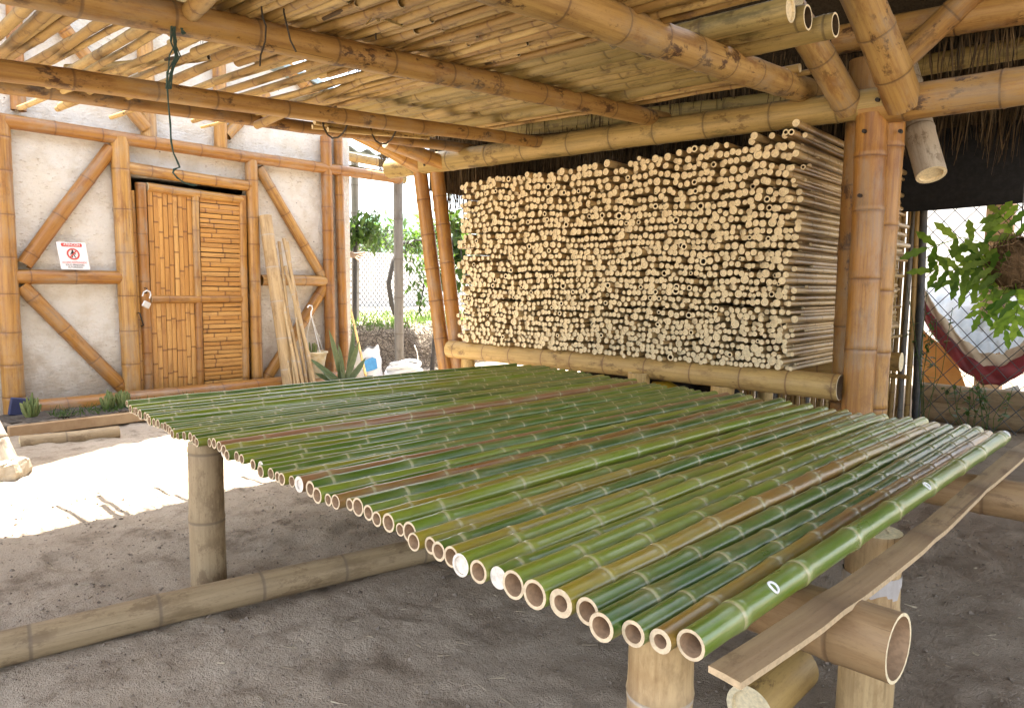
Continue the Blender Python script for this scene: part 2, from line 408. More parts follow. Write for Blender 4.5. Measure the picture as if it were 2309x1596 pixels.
def box_into(b, lo, hi, mat=0, rot=None):
    x0, y0, z0 = lo; x1, y1, z1 = hi
    v = np.array([[x0, y0, z0], [x1, y0, z0], [x1, y1, z0], [x0, y1, z0], [x0, y0, z1], [x1, y0, z1], [x1, y1, z1], [x0, y1, z1]], float)
    if rot is not None:
        c = v.mean(0); v = (v-c)@np.array(rot).T+c
    b.add(v, [[0, 3, 2, 1], [4, 5, 6, 7], [0, 1, 5, 4], [1, 2, 6, 5], [2, 3, 7, 6], [3, 0, 4, 7]], qm=mat, smooth=False)
def obj(name, b, mats, parent=None, loc=(0, 0, 0)):
    """one mesh object; b holds world coordinates, loc becomes its origin"""
    if parent is not None and loc == (0, 0, 0):
        loc = wloc(parent).to_translation()
    me = b.mesh(name, mats)
    me.transform(Matrix.Translation(-Vector(loc)))
    o = link(name, me)
    mw = Matrix.Translation(loc)
    if parent is not None:
        o.parent = parent; mw = wloc(parent).inverted()@mw
    o.matrix_basis = mw
    return o
def box(name, lo, hi, mat, parent=None, bevel=0., rot=None):
    b = B(); box_into(b, lo, hi, 0, rot); o = obj(name, b, [mat], parent)
    if bevel:
        md = o.modifiers.new('edge', 'BEVEL'); md.width = bevel; md.segments = 2
    return o
def tube_into(b, pts, r, n=5, mat=0, tone=.5, caps=True):
    pts = [Vector(p) for p in pts]; k = len(pts); V = np.empty((k, n, 3)); up = None
    rg = ring(n)
    for i, p in enumerate(pts):
        d = (pts[min(i+1, k-1)]-pts[max(i-1, 0)]).normalized()
        if up is None: up = d.orthogonal().normalized()
        up = (up-d*up.dot(d))
        up = up.normalized() if up.length > 1e-6 else d.orthogonal().normalized()
        s = d.cross(up); ri = r[i] if hasattr(r, '__len__') else r
        for j in range(n): V[i, j] = p+(up*rg[j, 0]+s*rg[j, 1])*ri
    b.add(V.reshape(-1, 3), bridge(n, k), qm=mat, tone=tone)
    if caps:
        b.add(np.concatenate([V[0], [pts[0]]]), None, fan(n, 0, n)[:, ::-1], tm=mat)
        b.add(np.concatenate([V[-1], [pts[-1]]]), None, fan(n, 0, n), tm=mat)
def lathe_into(b, c, prof, n=20, mat=0):
    rg = ring(n); v = np.array([[c[0]+r*x, c[1]+r*y, c[2]+z] for r, z in prof for x, y in rg])
    b.add(v, bridge(n, len(prof)), qm=mat)
def leaf_into(b, base, d, up, L, w, droop=.3, segs=4, fold=.25, wave=0., mat=0):
    base = Vector(base); d = Vector(d).normalized(); side = d.cross(Vector(up))
    side = side.normalized() if side.length > 1e-4 else d.orthogonal().normalized()
    nn = side.cross(d).normalized(); v = []
    for i in range(segs+1):
        t = i/segs; ww = w*.5*math.sin(math.pi*(t*.86+.09))**.8*(1+wave*math.sin(i*2.7))
        if i == segs: ww = w*.02
        p = base+d*(L*t)-Vector((0, 0, 1))*(droop*L*t*t)
        v += [p-side*ww+nn*ww*fold, p, p+side*ww+nn*ww*fold]
    q = []
    for i in range(segs):
        a = i*3; q += [[a, a+1, a+4, a+3], [a+1, a+2, a+5, a+4]]
    b.add([tuple(x) for x in v], q, qm=mat)
def blade_into(b, p, d, L, w, mat=0, curve=0.):
    p = Vector(p); d = Vector(d).normalized(); s = d.cross(Vector((U(-1, 1), U(-1, 1), U(-.3, .3)))).normalized()*w*.5
    c = Vector((U(-1, 1), U(-1, 1), U(-.5, .5)))*curve*L
    m_ = p+d*L*.5+c; e = p+d*L
    b.add([tuple(x) for x in (p-s, p+s, m_+s*.8, m_-s*.8, e+s*.3, e-s*.3)], [[0, 1, 2, 3], [3, 2, 4, 5]], qm=mat)
ORD = ['', 'first', 'second', 'third', 'fourth', 'fifth', 'sixth', 'seventh', 'eighth', 'ninth', 'tenth', 'eleventh', 'twelfth', 'thirteenth', 'fourteenth', 'fifteenth', 'sixteenth', 'seventeenth', 'eighteenth', 'nineteenth']
TENS = {2: 'twent', 3: 'thirt', 4: 'fort', 5: 'fift', 6: 'sixt', 7: 'sevent', 8: 'eight', 9: 'ninet'}
def ordinal(k):
    if k < 20: return ORD[k]
    if k >= 100: return 'hundred-and-'+(ordinal(k-100) if k > 100 else 'zeroth')
    return TENS[k//10]+('ieth' if k % 10 == 0 else 'y-'+ORD[k % 10])

# ------------------------------------------------------------------ ground
def vnoise(x, y, seed):
    r = np.random.RandomState(seed); g = r.rand(256, 256)
    xi = np.floor(x).astype(int); yi = np.floor(y).astype(int); fx = x-xi; fy = y-yi
    fx = fx*fx*(3-2*fx); fy = fy*fy*(3-2*fy)
    a = g[xi % 256, yi % 256]; b_ = g[(xi+1) % 256, yi % 256]; c = g[xi % 256, (yi+1) % 256]; d = g[(xi+1) % 256, (yi+1) % 256]
    return (a*(1-fx)+b_*fx)*(1-fy)+(c*(1-fx)+d*fx)*fy
def gz(x, y):
    x = np.asarray(x, float); y = np.asarray(y, float)
    h = .030*(vnoise(x*1.3, y*1.3, 1)-.5)+.016*(vnoise(x*4, y*4, 2)-.5)+.012*(vnoise(x*11, y*11, 3)-.5)+.010*(vnoise(x*24, y*24, 4)-.5)
    q = vnoise(x*6.5+3, y*6.5, 5); h += .009*(np.abs(q-.5)*2)**1.4
    w = vnoise(x*2.1, y*2.1, 6); h += np.clip(w-.5, 0, 1)*.03*(vnoise(x*15, y*15, 7)-.45)
    for (px, py, an, dp) in PRINTS:
        m_ = (np.abs(x-px) < .4) & (np.abs(y-py) < .4)
        if not m_.any(): continue
        u = (x-px)*math.cos(an)+(y-py)*math.sin(an); v = -(x-px)*math.sin(an)+(y-py)*math.cos(an)
        d = np.sqrt((u/.125)**2+(v/.05)**2)
        h = h+np.where(m_, -dp*np.exp(-d**4)+dp*.7*np.exp(-((d-1.25)/.25)**2), 0)
    return h
PRINTS = [(U(.4, 4.0), U(0, 4.3), U(0, 3.1), U(.004, .010)) for _ in range(70)]
def axis(lo, hi, step, far):
    a = list(np.arange(lo, hi, step)); s = step; x = a[-1]
    while x < far: s *= 1.35; x += s; a.append(x)
    s = step; x = lo; pre = []
    while x > -far: s *= 1.35; x -= s; pre.append(x)
    return np.array(pre[::-1]+a)
ax = axis(.3, 4.2, .022, 300); ay = axis(-.2, 6.2, .022, 300)
GX, GY = np.meshgrid(ax, ay, indexing='ij'); GZ = gz(GX, GY)
b = B(); nx, ny = GX.shape
ii = np.arange(nx*ny).reshape(nx, ny)
b.add(np.stack([GX, GY, GZ], -1).reshape(-1, 3), np.stack([ii[:-1, :-1], ii[1:, :-1], ii[1:, 1:], ii[:-1, 1:]], -1).reshape(-1, 4))
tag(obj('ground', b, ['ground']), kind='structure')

# ------------------------------------------------------------------ the house with the slatted door
WY = 7.17                                    # plaster face
house = empty('bamboo_house', (3.4, 7.2, 0), 'white plastered house with orange varnished bamboo framing', 'house')
PF = dict(Y=7.12)
dl = at(305, 650, **PF).x; dr = at(565, 650, **PF).x; dt = at(430, 412, **PF).z
def wallbox(x0, x1, z0, z1, y0=WY, y1=WY+.12):
    b = B(); box_into(b, (x0, y0, z0), (x1, y1, z1)); return b
b = wallbox(-2.2, dl-.02, 0, 2.44); box_into(b, (dr+.02, WY, 0), (5.30, WY+.12, 2.44)); box_into(b, (dl-.02, WY, dt), (dr+.02, WY+.12, 2.44))
box_into(b, (-2.2, WY+.12, 0), (-2.08, 11, 2.44)); box_into(b, (5.18, WY+.12, 0), (5.30, 11, 2.44)); box_into(b, (-2.2, 11, 0), (5.3, 11.12, 2.44))
box_into(b, (-2.2, WY+.13, 2.36), (5.3, 11.1, 2.43))  # ceiling slab added to keep the interior dark behind the door
# upper gable band, a hand's breadth further back; unseen peak shaped for ground shadow
prof = [(-2.2, 2.44), (5.30, 2.44), (5.30, 3.20), (2.6, 3.75), (1.7, 5.05), (.5, 5.6), (-2.2, 4.2)]
n = len(prof); vv = [(x, WY+.005, z) for x, z in prof]+[(x, WY+.12, z) for x, z in prof]
cF = (2., WY+.005, 2.9); cB = (2., WY+.12, 2.9)
b.add(vv, [[i, i+n, (i+1) % n+n, (i+1) % n] for i in range(n)], smooth=False)
b.add(vv[:n]+[cF], None, fan(n, 0, n), smooth=False); b.add(vv[n:]+[cB], None, fan(n, 0, n)[:, ::-1], smooth=False)
obj('plaster_wall', b, ['plaster'], house)
b = B()
for (xa, za), (xb, zb) in (((-2.4, 4.15), (.5, 5.66)), ((.5, 5.66), (1.72, 5.12)), ((1.72, 5.12), (2.62, 3.81)), ((2.62, 3.81), (5.5, 3.2))):
    b.add([(xa, 7.05, za), (xb, 7.05, zb), (xb, 11.3, zb), (xa, 11.3, za), (xa, 7.05, za+.05), (xb, 7.05, zb+.05), (xb, 11.3, zb+.05), (xa, 11.3, za+.05)],
          [[0, 3, 2, 1], [4, 5, 6, 7], [0, 1, 5, 4], [1, 2, 6, 5], [2, 3, 7, 6], [3, 0, 4, 7]], smooth=False)
obj('roof', b, ['zinc'], house)  # unseen steep pitches, shaped to shade part of the sunlit ground
K = dict(parent=house, end0=None, end1=None, bulge=.045, bend=.006, n=16)
def hp(name, p1, p2, w, y=7.12, ext=0., **kw):
    d = dict(K); d.update(kw); A = at(*p1, Y=y); Bp = at(*p2, Y=y)
    dv = (Bp-A).normalized()
    return pole(name, A-dv*ext, Bp+dv*ext, rad(w, A), None, 'varnished', **d)
hp('post', (-5, 262), (36, 965), 46, spacing=.30, y=7.10)
hp('header_beam', (-60, 262), (902, 404), 34, y=7.08, spacing=.42, end1='solid')
hp('door_post', (268, 310), (299, 905), 39, spacing=.36, y=7.09, end0='solid')
hp('door_batten', (297, 430), (321, 900), 11, spacing=.2, n=10, y=7.10)
hp('lintel', (283, 377), (566, 420), 27, spacing=.3, y=7.09)
hp('door_post', (566, 362), (580, 875), 27, spacing=.33, y=7.09, end0='solid')
hp('rail', (30, 624), (281, 626), 33, spacing=.33, y=7.10)
hp('brace', (54, 597), (250, 335), 33, spacing=.36, y=7.12)
hp('brace', (47, 643), (292, 889), 33, spacing=.36, y=7.12)
hp('rail', (588, 632), (740, 634), 25, spacing=.3, y=7.10)
hp('brace', (583, 378), (726, 622), 24, spacing=.34, y=7.12)
hp('brace', (735, 640), (592, 866), 24, spacing=.34, y=7.12)
hp('corner_post', (734, 308), (746, 860), 25, spacing=.32, y=7.09, end0='solid')
hp('corner_post', (762, 300), (778, 855), 21, spacing=.31, y=7.11, end0='solid')
hp('gable_post', (324, 60), (336, 312), 34, spacing=.4, y=7.12, end1='solid')
hp('gable_post', (493, 120), (498, 336), 29, spacing=.35, y=7.12, end1='solid')
hp('gable_post', (30, -40), (42, 250), 32, spacing=.35, y=7.12)
hp('gable_brace', (95, 5), (330, 290), 32, spacing=.4, y=7.10)
hp('gable_brace', (600, 210), (510, 306), 24, spacing=.3, y=7.12)
hp('gable_brace', (760, 262), (560, 60), 26, spacing=.35, y=7.12)

# door: stiles, rails and every slat on its own
door = empty('door', (0, 0, 0)); door.parent = house
door.matrix_basis = Matrix.Translation(Vector(((dl+dr)/2, 7.10, 0))-house.location)
door['label'] = 'varnished bamboo slat door, closed, with open padlock'
DY = 7.10
def X(x, y=650): return at(x, y, Y=DY).x
def Z(x, y): return at(x, y, Y=DY).z
ztop = Z(430, 432); zmid = Z(445, 675); zbot = .03
xl = X(327); xr = X(550); xm = X(446)
KD = dict(parent=door, end0='flat', end1='flat', bulge=.05, bend=.003, n=12)
rl, rr_, rm = rad(23, Vector((xl, DY, 1))), rad(18, Vector((xr, DY, 1))), rad(17, Vector((xm, DY, 1)))
pole('stile', (xl, DY, zbot), (xl-.01, DY, ztop+.03), rl, None, 'varnished', spacing=.21, **KD)
pole('stile', (xr, DY, zbot), (xr, DY, ztop+.01), rr_, None, 'varnished', spacing=.3, **KD)
pole('stile', (xm, DY, zbot), (xm, DY, zmid-.03), rm, None, 'varnished', spacing=.24, **KD)
pole('stile', (xm-.005, DY, zmid+.03), (xm-.005, DY, ztop-.03), rm, None, 'varnished', spacing=.24, **KD)
pole('rail', (xl+rl, DY, ztop), (xr, DY, ztop-.03), rl*.9, None, 'varnished', spacing=.3, **KD)
pole('rail', (xl+rl, DY, zmid), (xr-rr_, DY, zmid), rm*1.05, None, 'varnished', spacing=.3, **KD)
pole('rail', (xl+rl, DY, zbot+.03), (xr-rr_, DY, zbot+.03), rm*1.05, None, 'varnished', spacing=.3, **KD)
def slat(A, Bp, w, face_n=(0, -1, 0)):
    """a flattened strip of split bamboo with faint nodes"""
    A = Vector(A); Bp = Vector(Bp); d = Bp-A; L = d.length; d.normalize(); nn = Vector(face_n); s = d.cross(nn)
    rs = random.Random(rng.random()); rows = [(0, 0)]
    z = rs.uniform(.03, .3)
    while z < L-.03: rows += [(z-.012, 0), (z-.002, 1), (z+.002, 1), (z+.012, 0)]; z += rs.uniform(.2, .34)
    rows.append((L, 0)); v = []; nd = []
    tilt = rs.uniform(-.004, .004); dz = rs.uniform(0, .006)
    for z, k in rows:
        wob = math.sin(z*5+rs.random()*.4)*.002
        for u, h in ((-.5, 0), (-.47, .007), (0, .010), (.47, .007), (.5, 0)):
            v.append(tuple(A+d*z+s*(w*u+wob)+nn*(h*(1+.25*k)+dz+tilt*u))); nd.append(k)
    q = []
    for i in range(len(rows)-1):
        for j in range(4): a = i*5+j; q.append([a, a+1, a+6, a+5])
    b = B(); o = np.array([rs.uniform(-9, 9) for _ in range(3)]); vv = np.array(v)
    pc = np.stack([(vv-np.array(A))@np.array(s), (vv-np.array(A))@np.array(nn), (vv-np.array(A))@np.array(d)], 1)+o
    b.add(v, q, nd=nd, tone=rs.uniform(.15, .85), pc=pc, smooth=False)
    e0 = [0, 1, 2, 3, 4]; e1 = [len(v)-5+i for i in range(5)]
    b.add([v[i] for i in e0], None, [[0, 2, 1], [0, 4, 2], [2, 4, 3]], tone=.3, smooth=False)
    b.add([v[i] for i in e1], None, [[0, 1, 2], [0, 2, 4], [2, 3, 4]], tone=.3, smooth=False)
    return obj('slat', b, ['door_slat'], door)
ys = DY+.002
for x0, x1, z0, z1, cnt in ((xl+rl, xm-rm-.004, zmid+.035, ztop-.035, 9), (xl+rl, xm-rm, zbot+.07, zmid-.035, 9)):
    w = (x1-x0)/cnt
    for i in range(cnt):
        x = x0+w*(i+.5); slat((x+U(-.002, .002), ys, z0), (x+U(-.002, .002), ys, z1+U(-.004, .004)), w*U(.9, .97))
for x0, x1, z0, z1, cnt in ((xm+rm, xr-rr_+.004, zmid+.035, ztop-.05, 20), (xm+rm+.004, xr-rr_, zbot+.07, zmid-.035, 20)):
    w = (z1-z0)/cnt
    for i in range(cnt):
        z = z0+w*(i+.5); slat((x0, ys, z+U(-.003, .003)), (x1, ys, z+U(-.003, .003)), w*U(.84, .95))
b = B(); box_into(b, (xl, DY+.022, zbot+.02), (xr, DY+.034, ztop)); obj('backing', b, ['dark_void'], door)  # dark sheet coloured as the unlit void behind the slats
b = B(); hx = X(352, 700)-.08
p = at(315, 706, Y=7.02); tube_into(b, [p+Vector((0, .05, 0)), p, p+Vector((.012, -.005, -.05)), p+Vector((.03, 0, -.11)), p+Vector((.03, .05, -.125))], .006, 6)
obj('pull_handle', b, ['iron'], door)

# padlock hanging open on the stile
pl = empty('padlock', at(328, 680, Y=6.99), 'small chrome padlock hanging open on the slatted door', 'padlock')
p = at(330, 687, Y=6.99); rot = Matrix.Rotation(math.radians(28), 3, 'Y')
b = B(); box_into(b, p-Vector((.034, .011, .028)), p+Vector((.034, .011, .028)), 0, rot); o = obj('lock_body', b, ['brass'], pl)
o.modifiers.new('edge', 'BEVEL').width = .005
b = B(); q0 = at(337, 673, Y=6.99); tube_into(b, [q0, at(340, 665, Y=6.99), at(338, 658, Y=6.99), at(331, 655, Y=6.99), at(324, 659, Y=6.99), at(321, 668, Y=6.99)], .0075, 6); obj('shackle', b, ['brass'], pl)
b = B(); q0 = at(331, 650, Y=7.0); tube_into(b, [q0+Vector((0, .05, 0)), q0, q0+Vector((0, 0, -.04)), q0+Vector((0, .05, -.045))], .005, 5); obj('staple', b, ['iron'], pl)

# warning sign
SP = 7.06
s00 = at(136, 607, Y=SP); s10 = at(201, 608, Y=SP); s01 = at(126, 545, Y=SP)
sign = empty('warning_sign', s00, 'white ATENCION sign with red no-entry pictogram, resting on bamboo rail', 'sign')
sx = (s10-s00); sw = sx.length; sz = (s01-s00); sh = sz.length
th = math.atan2(sx.z, sx.x)
def SPt(u, v, dy=0): return s00+Vector((u*sw-(1-v)*0+v*(s01.x-s00.x), -dy-.0+(1-v)*-.02, u*sx.z+v*sz.z))
def flat(name, polys, mat, dy, thick=.0, parent=sign):
    b = B()
    for poly in polys:
        n = len(poly); v = [tuple(SPt(u, w, dy)) for u, w in poly]
        c = np.mean(np.array(v), 0); b.add(v+[tuple(c)], None, fan(n, 0, n)[:, ::1], smooth=False)
    return obj(name, b, [mat], parent)
b = B(); v = [SPt(u, w, d) for d in (0, .006) for u, w in ((0, 0), (1, 0), (1, 1), (0, 1))]
b.add([tuple(x) for x in v], [[4, 5, 6, 7], [0, 3, 2, 1], [0, 1, 5, 4], [1, 2, 6, 5], [2, 3, 7, 6], [3, 0, 4, 7]], smooth=False); obj('panel', b, ['sign'], sign)
def circ(cu, cv, r, n=28, a0=0): return [(cu+r*math.cos(a0+i*6.2832/n), cv+r*sh/sh*sw/sh*math.sin(a0+i*6.2832/n)) for i in range(n)]
bar = [(.17+.0, .83), (.83, .83), (.86, .86), (.86, .94), (.83, .965), (.17, .965), (.14, .94), (.14, .86)]
flat('red_banner', [bar], 'sign_red', .0075)
o_ = circ(.5, .565, .22, 32); i_ = circ(.5, .565, .165, 32)
b = B(); b.add([tuple(SPt(u, w, .0105)) for u, w in o_+i_], bridge(32, 2), smooth=False)
sl_ = [(.5+(dx*.7071-dy_*.7071), .565+(dx*.7071+dy_*.7071)*sw/sh) for dx, dy_ in ((-.17, -.022), (.17, -.022), (.17, .022), (-.17, .022))]
b.add([tuple(SPt(u, w, .0102)) for u, w in sl_], [[0, 1, 2, 3]], smooth=False); obj('prohibition_ring', b, ['sign_red'], sign)
hd = circ(.49, .69, .032, 14)
body = [[(.455, .66), (.525, .66), (.535, .56), (.45, .56)], [(.455, .655), (.47, .62), (.415, .53), (.395, .545)], [(.525, .655), (.505, .63), (.575, .545), (.60, .56)],
        [(.45, .57), (.49, .57), (.475, .47), (.455, .43), (.43, .43), (.445, .48)], [(.49, .57), (.535, .57), (.55, .5), (.585, .43), (.555, .425), (.52, .49)]]
flat('walking_figure', [hd]+body, 'sign_black', .0090)
def text(name, s, u, v, h, mat, dy, width=None):
    cu = bpy.data.curves.new(name, 'FONT'); cu.body = s; cu.align_x = 'CENTER'; cu.align_y = 'CENTER'; cu.size = 1; cu.offset = .012
    o = bpy.data.objects.new(name, cu); C.objects.link(o); cu.materials.append(M[mat])
    bpy.context.view_layer.update()
    w, hh = o.dimensions.x, o.dimensions.y
    sc = h*sh/hh; scx = (width*sw/w) if width else sc
    R = Matrix(((math.cos(th), 0, -math.sin(th)*0), (0, 0, -1), (math.sin(th), 1, 0))).to_4x4()
    loc = SPt(u, v, dy)
    mw = Matrix.Translation(loc)@Matrix(((1, 0, 0, 0), (0, 1, 0, 0), (0, 0, 1, 0), (0, 0, 0, 1)))@Matrix(((1, 0, 0, 0), (0, 0, -1, 0), (math.tan(th), 1, 0, 0), (0, 0, 0, 1)))@Matrix.Diagonal((scx, sc, 1, 1))
    me = bpy.data.meshes.new_from_object(o); bpy.data.objects.remove(o)
    o = link(name, me); o.parent = sign; o.matrix_basis = wloc(sign).inverted()@mw
    return o
text('lettering', 'ATENCIÓN', .5, .905, .115, 'sign', .0105, .56)
text('lettering', 'ACCESO RESTRINGIDO', .5, .25, .07, 'sign_red', .0085, .86)
text('lettering', 'SOLO PERSONAL', .5, .16, .065, 'sign_black', .0085, .66)
text('lettering', 'AUTORIZADO', .5, .075, .065, 'sign_black', .0085, .52)

# ------------------------------------------------------------------ the open shelter
XB, ZB = 4.45, 2.222
shelter = empty('bamboo_shelter', (XB, 1.25, 0), 'open bamboo shelter with thick round beams and dark palm thatch', 'shelter')
KS = dict(parent=shelter, n=20, bulge=.05, bend=.01)
pole('main_beam', (XB, 1.10, ZB), (XB, 5.40, ZB+.02), .082, .088, 'mossy', spacing=.42, end0='flat', end1='solid', **KS)
pole('main_beam', (XB+.02, 1.30, ZB-.02), (XB, -1.2, ZB-.02), .095, .09, 'beam', spacing=.40, end0='flat', end1='flat', **KS)
# double posts
pole('post', (XB, 1.235, -.05), (XB, 1.245, ZB-.06), .086, .082, 'varnished', spacing=.36, end0=None, end1='flat', tone=.5, **KS)
pole('post', (XB+.10, 1.165, -.05), (XB+.09, 1.165, ZB-.07), .076, .072, 'varnished', spacing=.38, end0=None, end1='flat', tone=.55, **KS)
pole('post', (XB+.20, 1.345, -.05), (XB+.20, 1.36, ZB+.3), .085, .08, 'beam', spacing=.4, end0=None, end1='flat', tone=.3, **KS)
for (a_, c_, x_, t_) in (((948, 390), (1005, 821), XB, .55), ((985, 390), (1028, 767), XB+.03, .5)):
    T_ = at(*a_, X=x_); B_ = at(*c_, X=x_); d_ = (B_-T_).normalized()
    pole('post', T_+d_*((-.05-T_.z)/d_.z), T_, .064, .062, 'varnished', spacing=.3, end0=None, end1='flat', tone=t_, **KS)
# cross beams running towards the viewer
def xbeam(e, s, w, name='cross_beam', mat='beam', back=1.6, fwd=.12, **kw):
    E = at(*e, X=XB); s_ = at(*s, Y=E.y); d = (E-s_).normalized()
    return E, pole(name, s_-d*back, E+d*fwd, rad(w, E), rad(w, E)*.95, mat, spacing=kw.pop('spacing', .34), end0='solid', end1='solid', parent=shelter, n=20, bulge=.03, bend=.012, **kw)
E1, _ = xbeam((1480, 268), (150, 0), 38)
E2, _ = xbeam((1230, 322), (0, 152), 27)
E2b, _ = xbeam((1050, 335), (0, 190), 23, 'cross_beam', tone=.3)
E3, _ = xbeam((1815, 205), (1200, -20), 58, tone=.85, back=1.0)
# knee braces rising from the main beam
for (p, q, r, mt) in (((XB-.02, 1.36, ZB-.01), at(1828, 100, X=4.05), .078, 'beam'), ((XB-.02, 1.08, ZB-.03), at(1942, 0, X=3.98), .094, 'beam'), ((XB-.03, 4.97, ZB), at(842, 320, X=4.02), .068, 'varnished'), ((XB-.03, 4.66, ZB), at(915, 335, X=4.05), .060, 'varnished')):
    p = Vector(p); d = q-p; pole('knee_brace', p, p+d*1.5, r, r*.97, mt, spacing=.3, end0='flat', end1='flat', tone=.75, **KS)
pole('roof_strut', at(2040, 130, X=4.75), at(2230, -50, X=4.75), .07, .068, 'beam', spacing=.4, end0='flat', end1='flat', tone=.6, **KS)
A = at(1885, 92, X=4.85); Bq = at(2309, 22, X=4.85); pole('upper_beam', A, Bq+(Bq-A)*1.5, .085, .085, 'beam', spacing=.45, end0='flat', end1='flat', tone=.6, **KS)
A = at(2045, 155, X=5.2); Bq = at(2309, 108, X=5.2); pole('upper_beam', A, Bq+(Bq-A)*1.5, .062, .062, 'mossy', spacing=.4, end0='flat', end1='flat', tone=.3, **KS)
A = at(1140, 292, X=5.0); Bq = at(1420, 262, X=5.0); pole('upper_beam', A+(A-Bq)*.6, Bq+(Bq-A)*1.2, .06, .06, 'mossy', spacing=.4, end0='flat', end1='flat', tone=.3, **KS)
A = at(2055, 225, X=5.05); Bq = at(2100, 395, X=4.85); pole('roof_strut', A+(A-Bq)*.6, Bq, .085, .082, 'pale', spacing=.4, end0='flat', end1='solid', tone=.6, **KS)
pole('post', (-1.2, 5.0, -.05), (-1.2, 5.0, 2.7), .08, .075, 'varnished', spacing=.35, **dict(KS, end0=None, end1='flat'))
pole('post', (-1.2, -1.2, -.05), (-1.2, -1.2, 2.7), .08, .075, 'varnished', spacing=.35, **dict(KS, end0=None, end1='flat'))
# bolts at the joints
b = B()
for p in (at(1912, 238, X=XB-.09), at(1978, 225, X=XB-.1), at(957, 372, X=XB-.09), at(1948, 296, X=XB-.1), at(2030, 296, X=XB-.0), at(1938, 441, X=XB-.095)):
    tube_into(b, [p+Vector((.02, 0, 0)), p+Vector((-.006, 0, 0))], .011, 8)
obj('bolt', b, ['iron'], shelter)

# thatched roof: two slopes over the work area, a lean-to behind
def slab_into(b, q, t):
    q = [Vector(p) for p in q]; nn = (q[1]-q[0]).cross(q[3]-q[0]).normalized()
    if nn.z < 0: nn = -nn
    v = q+[p+nn*t for p in q]
    b.add([tuple(p) for p in v], [[0, 3, 2, 1], [4, 5, 6, 7], [0, 1, 5, 4], [1, 2, 6, 5], [2, 3, 7, 6], [3, 0, 4, 7]], smooth=False)
b = B()
EY, EZ = 4.93, 2.92
slab_into(b, [(-1.4, EY, EZ), (5.0, EY, EZ), (5.0, .6, 4.4), (-1.4, .6, 4.4)], .14)
slab_into(b, [(-1.4, -3.4, 3.0), (5.0, -3.4, 3.0), (5.0, .6, 4.4), (-1.4, .6, 4.4)], .14)
slab_into(b, [(4.75, -2.6, 3.15), (4.75, 5.45, 3.15), (6.75, 5.45, 2.36), (6.75, -2.6, 2.36)], .12)
box_into(b, (4.72, 5.08, 2.05), (6.7, 5.16, 3.2)); obj('thatch_roof', b, ['thatch_dark'], shelter)
b = B()
for i in range(5200):                       # strands hanging below the lean-to and its rows of palm bundles
    rows_ = ((4.98, 2.72, .42), (5.5, 2.80, .45), (5.7, 2.72, .50), (6.2, 2.56, .42), (6.7, 2.42, .34))
    x, z, L = rows_[(0, 1, 1, 2, 2, 3, 3, 4)[i % 8]]
    y = U(-1.6, 5.4)
    L *= U(.6, 1.15)
    bunch = math.sin(y*17)*.5+math.sin(y*41+x)*.5
    blade_into(b, (x+U(-.06, .06), y, z+U(-.03, .05)), (U(-.1, .1), U(-.14, .14)+.12*bunch, -1), L*(1+.18*bunch), U(.006, .013), 0 if U(0, 1) < .75 else 1, .04)
for i in range(1100):                        # end fringe beside the leaning posts
    x = U(4.65, 6.6); z = 3.15-(x-4.75)*.4
    blade_into(b, (x, 4.95+U(-.35, .12), min(z-.42, 2.55)), (U(-.08, .08), U(-.12, .05), -1), U(.5, .95), U(.006, .012), 0, .05)
for i in range(1500):                       # eave fringe of the main roof
    blade_into(b, (U(-1.3, 5.0), EY+U(-.05, .03), EZ+.06), (U(-.12, .12), .25, -1), U(.08, .2), U(.006, .012), 0, .05)
o = obj('thatch_fringe', b, ['thatch', 'thatch_dark'], shelter); o['kind'] = 'stuff'

# black shade cloth under the lean-to eave
cl = B(); N = 60; vv = []
A0 = at(1960, 372, X=6.55); zt = 2.50; zb_ = at(2200, 466, X=6.55).z
for i in range(N+1):
    y = 2.2-4.2*i/N
    for j in range(5):
        f = j/4; vv.append((6.55+.03*math.sin(y*5)*f, y, zt+(zb_-zt)*f+.012*math.sin(y*3.3)*f))
cl.add(vv, [[i*5+j, i*5+j+1, (i+1)*5+j+1, (i+1)*5+j] for i in range(N) for j in range(4)])
o = obj('shade_cloth', cl, ['cloth'], None, (6.55, 0, 2.3)); o.modifiers.new('thickness', 'SOLIDIFY').thickness = .006
tag(o, 'black shade cloth hanging under the thatch eave above the wire fence', 'cloth')

# ------------------------------------------------------------------ dry poles laid overhead
def zbeam(x): return 2.059+(x-.865)*.0735+.055
ceil = []
def over(x, y0, y1, r, dz=0., skew=0., mat='dry', r1=None, slope=0., **kw):
    z = zbeam(x)+r+dz
    A = Vector((x-skew*.5, y0, z+slope)); Bp = Vector((x+skew*.5, y1, z-.01*abs(skew)))
    kw.setdefault('n', 12)
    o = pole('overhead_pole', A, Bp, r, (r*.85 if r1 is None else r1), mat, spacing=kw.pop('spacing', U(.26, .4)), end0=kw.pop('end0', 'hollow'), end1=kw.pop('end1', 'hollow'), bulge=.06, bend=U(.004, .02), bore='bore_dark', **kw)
    ceil.append((x, r, o)); return o
x = .15
while x < 1.28:                             # fat culms at the viewer's end
    r = U(.014, .027); over(x, -.3, U(3.6, 4.3), r, 0, U(-.1, .25), tone=U(.3, .8)); x += 2*r*U(1.1, 1.7)
x = 1.30
while x < 2.80:                             # dense slim canes between the first two beams
    r = U(.014, .028); over(x, U(-.5, .4), U(2.75, 3.35), r, U(0, .03), U(-.07, .07), tone=U(.05, 1.)); x += 2*r*U(.9, 1.05)
x = 1.35
while x < 2.80:                             # second layer above closes the gaps
    r = U(.02, .03); over(x, U(-.4, .4), U(2.6, 3.1), r, .055, U(-.08, .08), tone=U(.1, .7)); x += 2*r*U(.95, 1.2)
x = 1.36
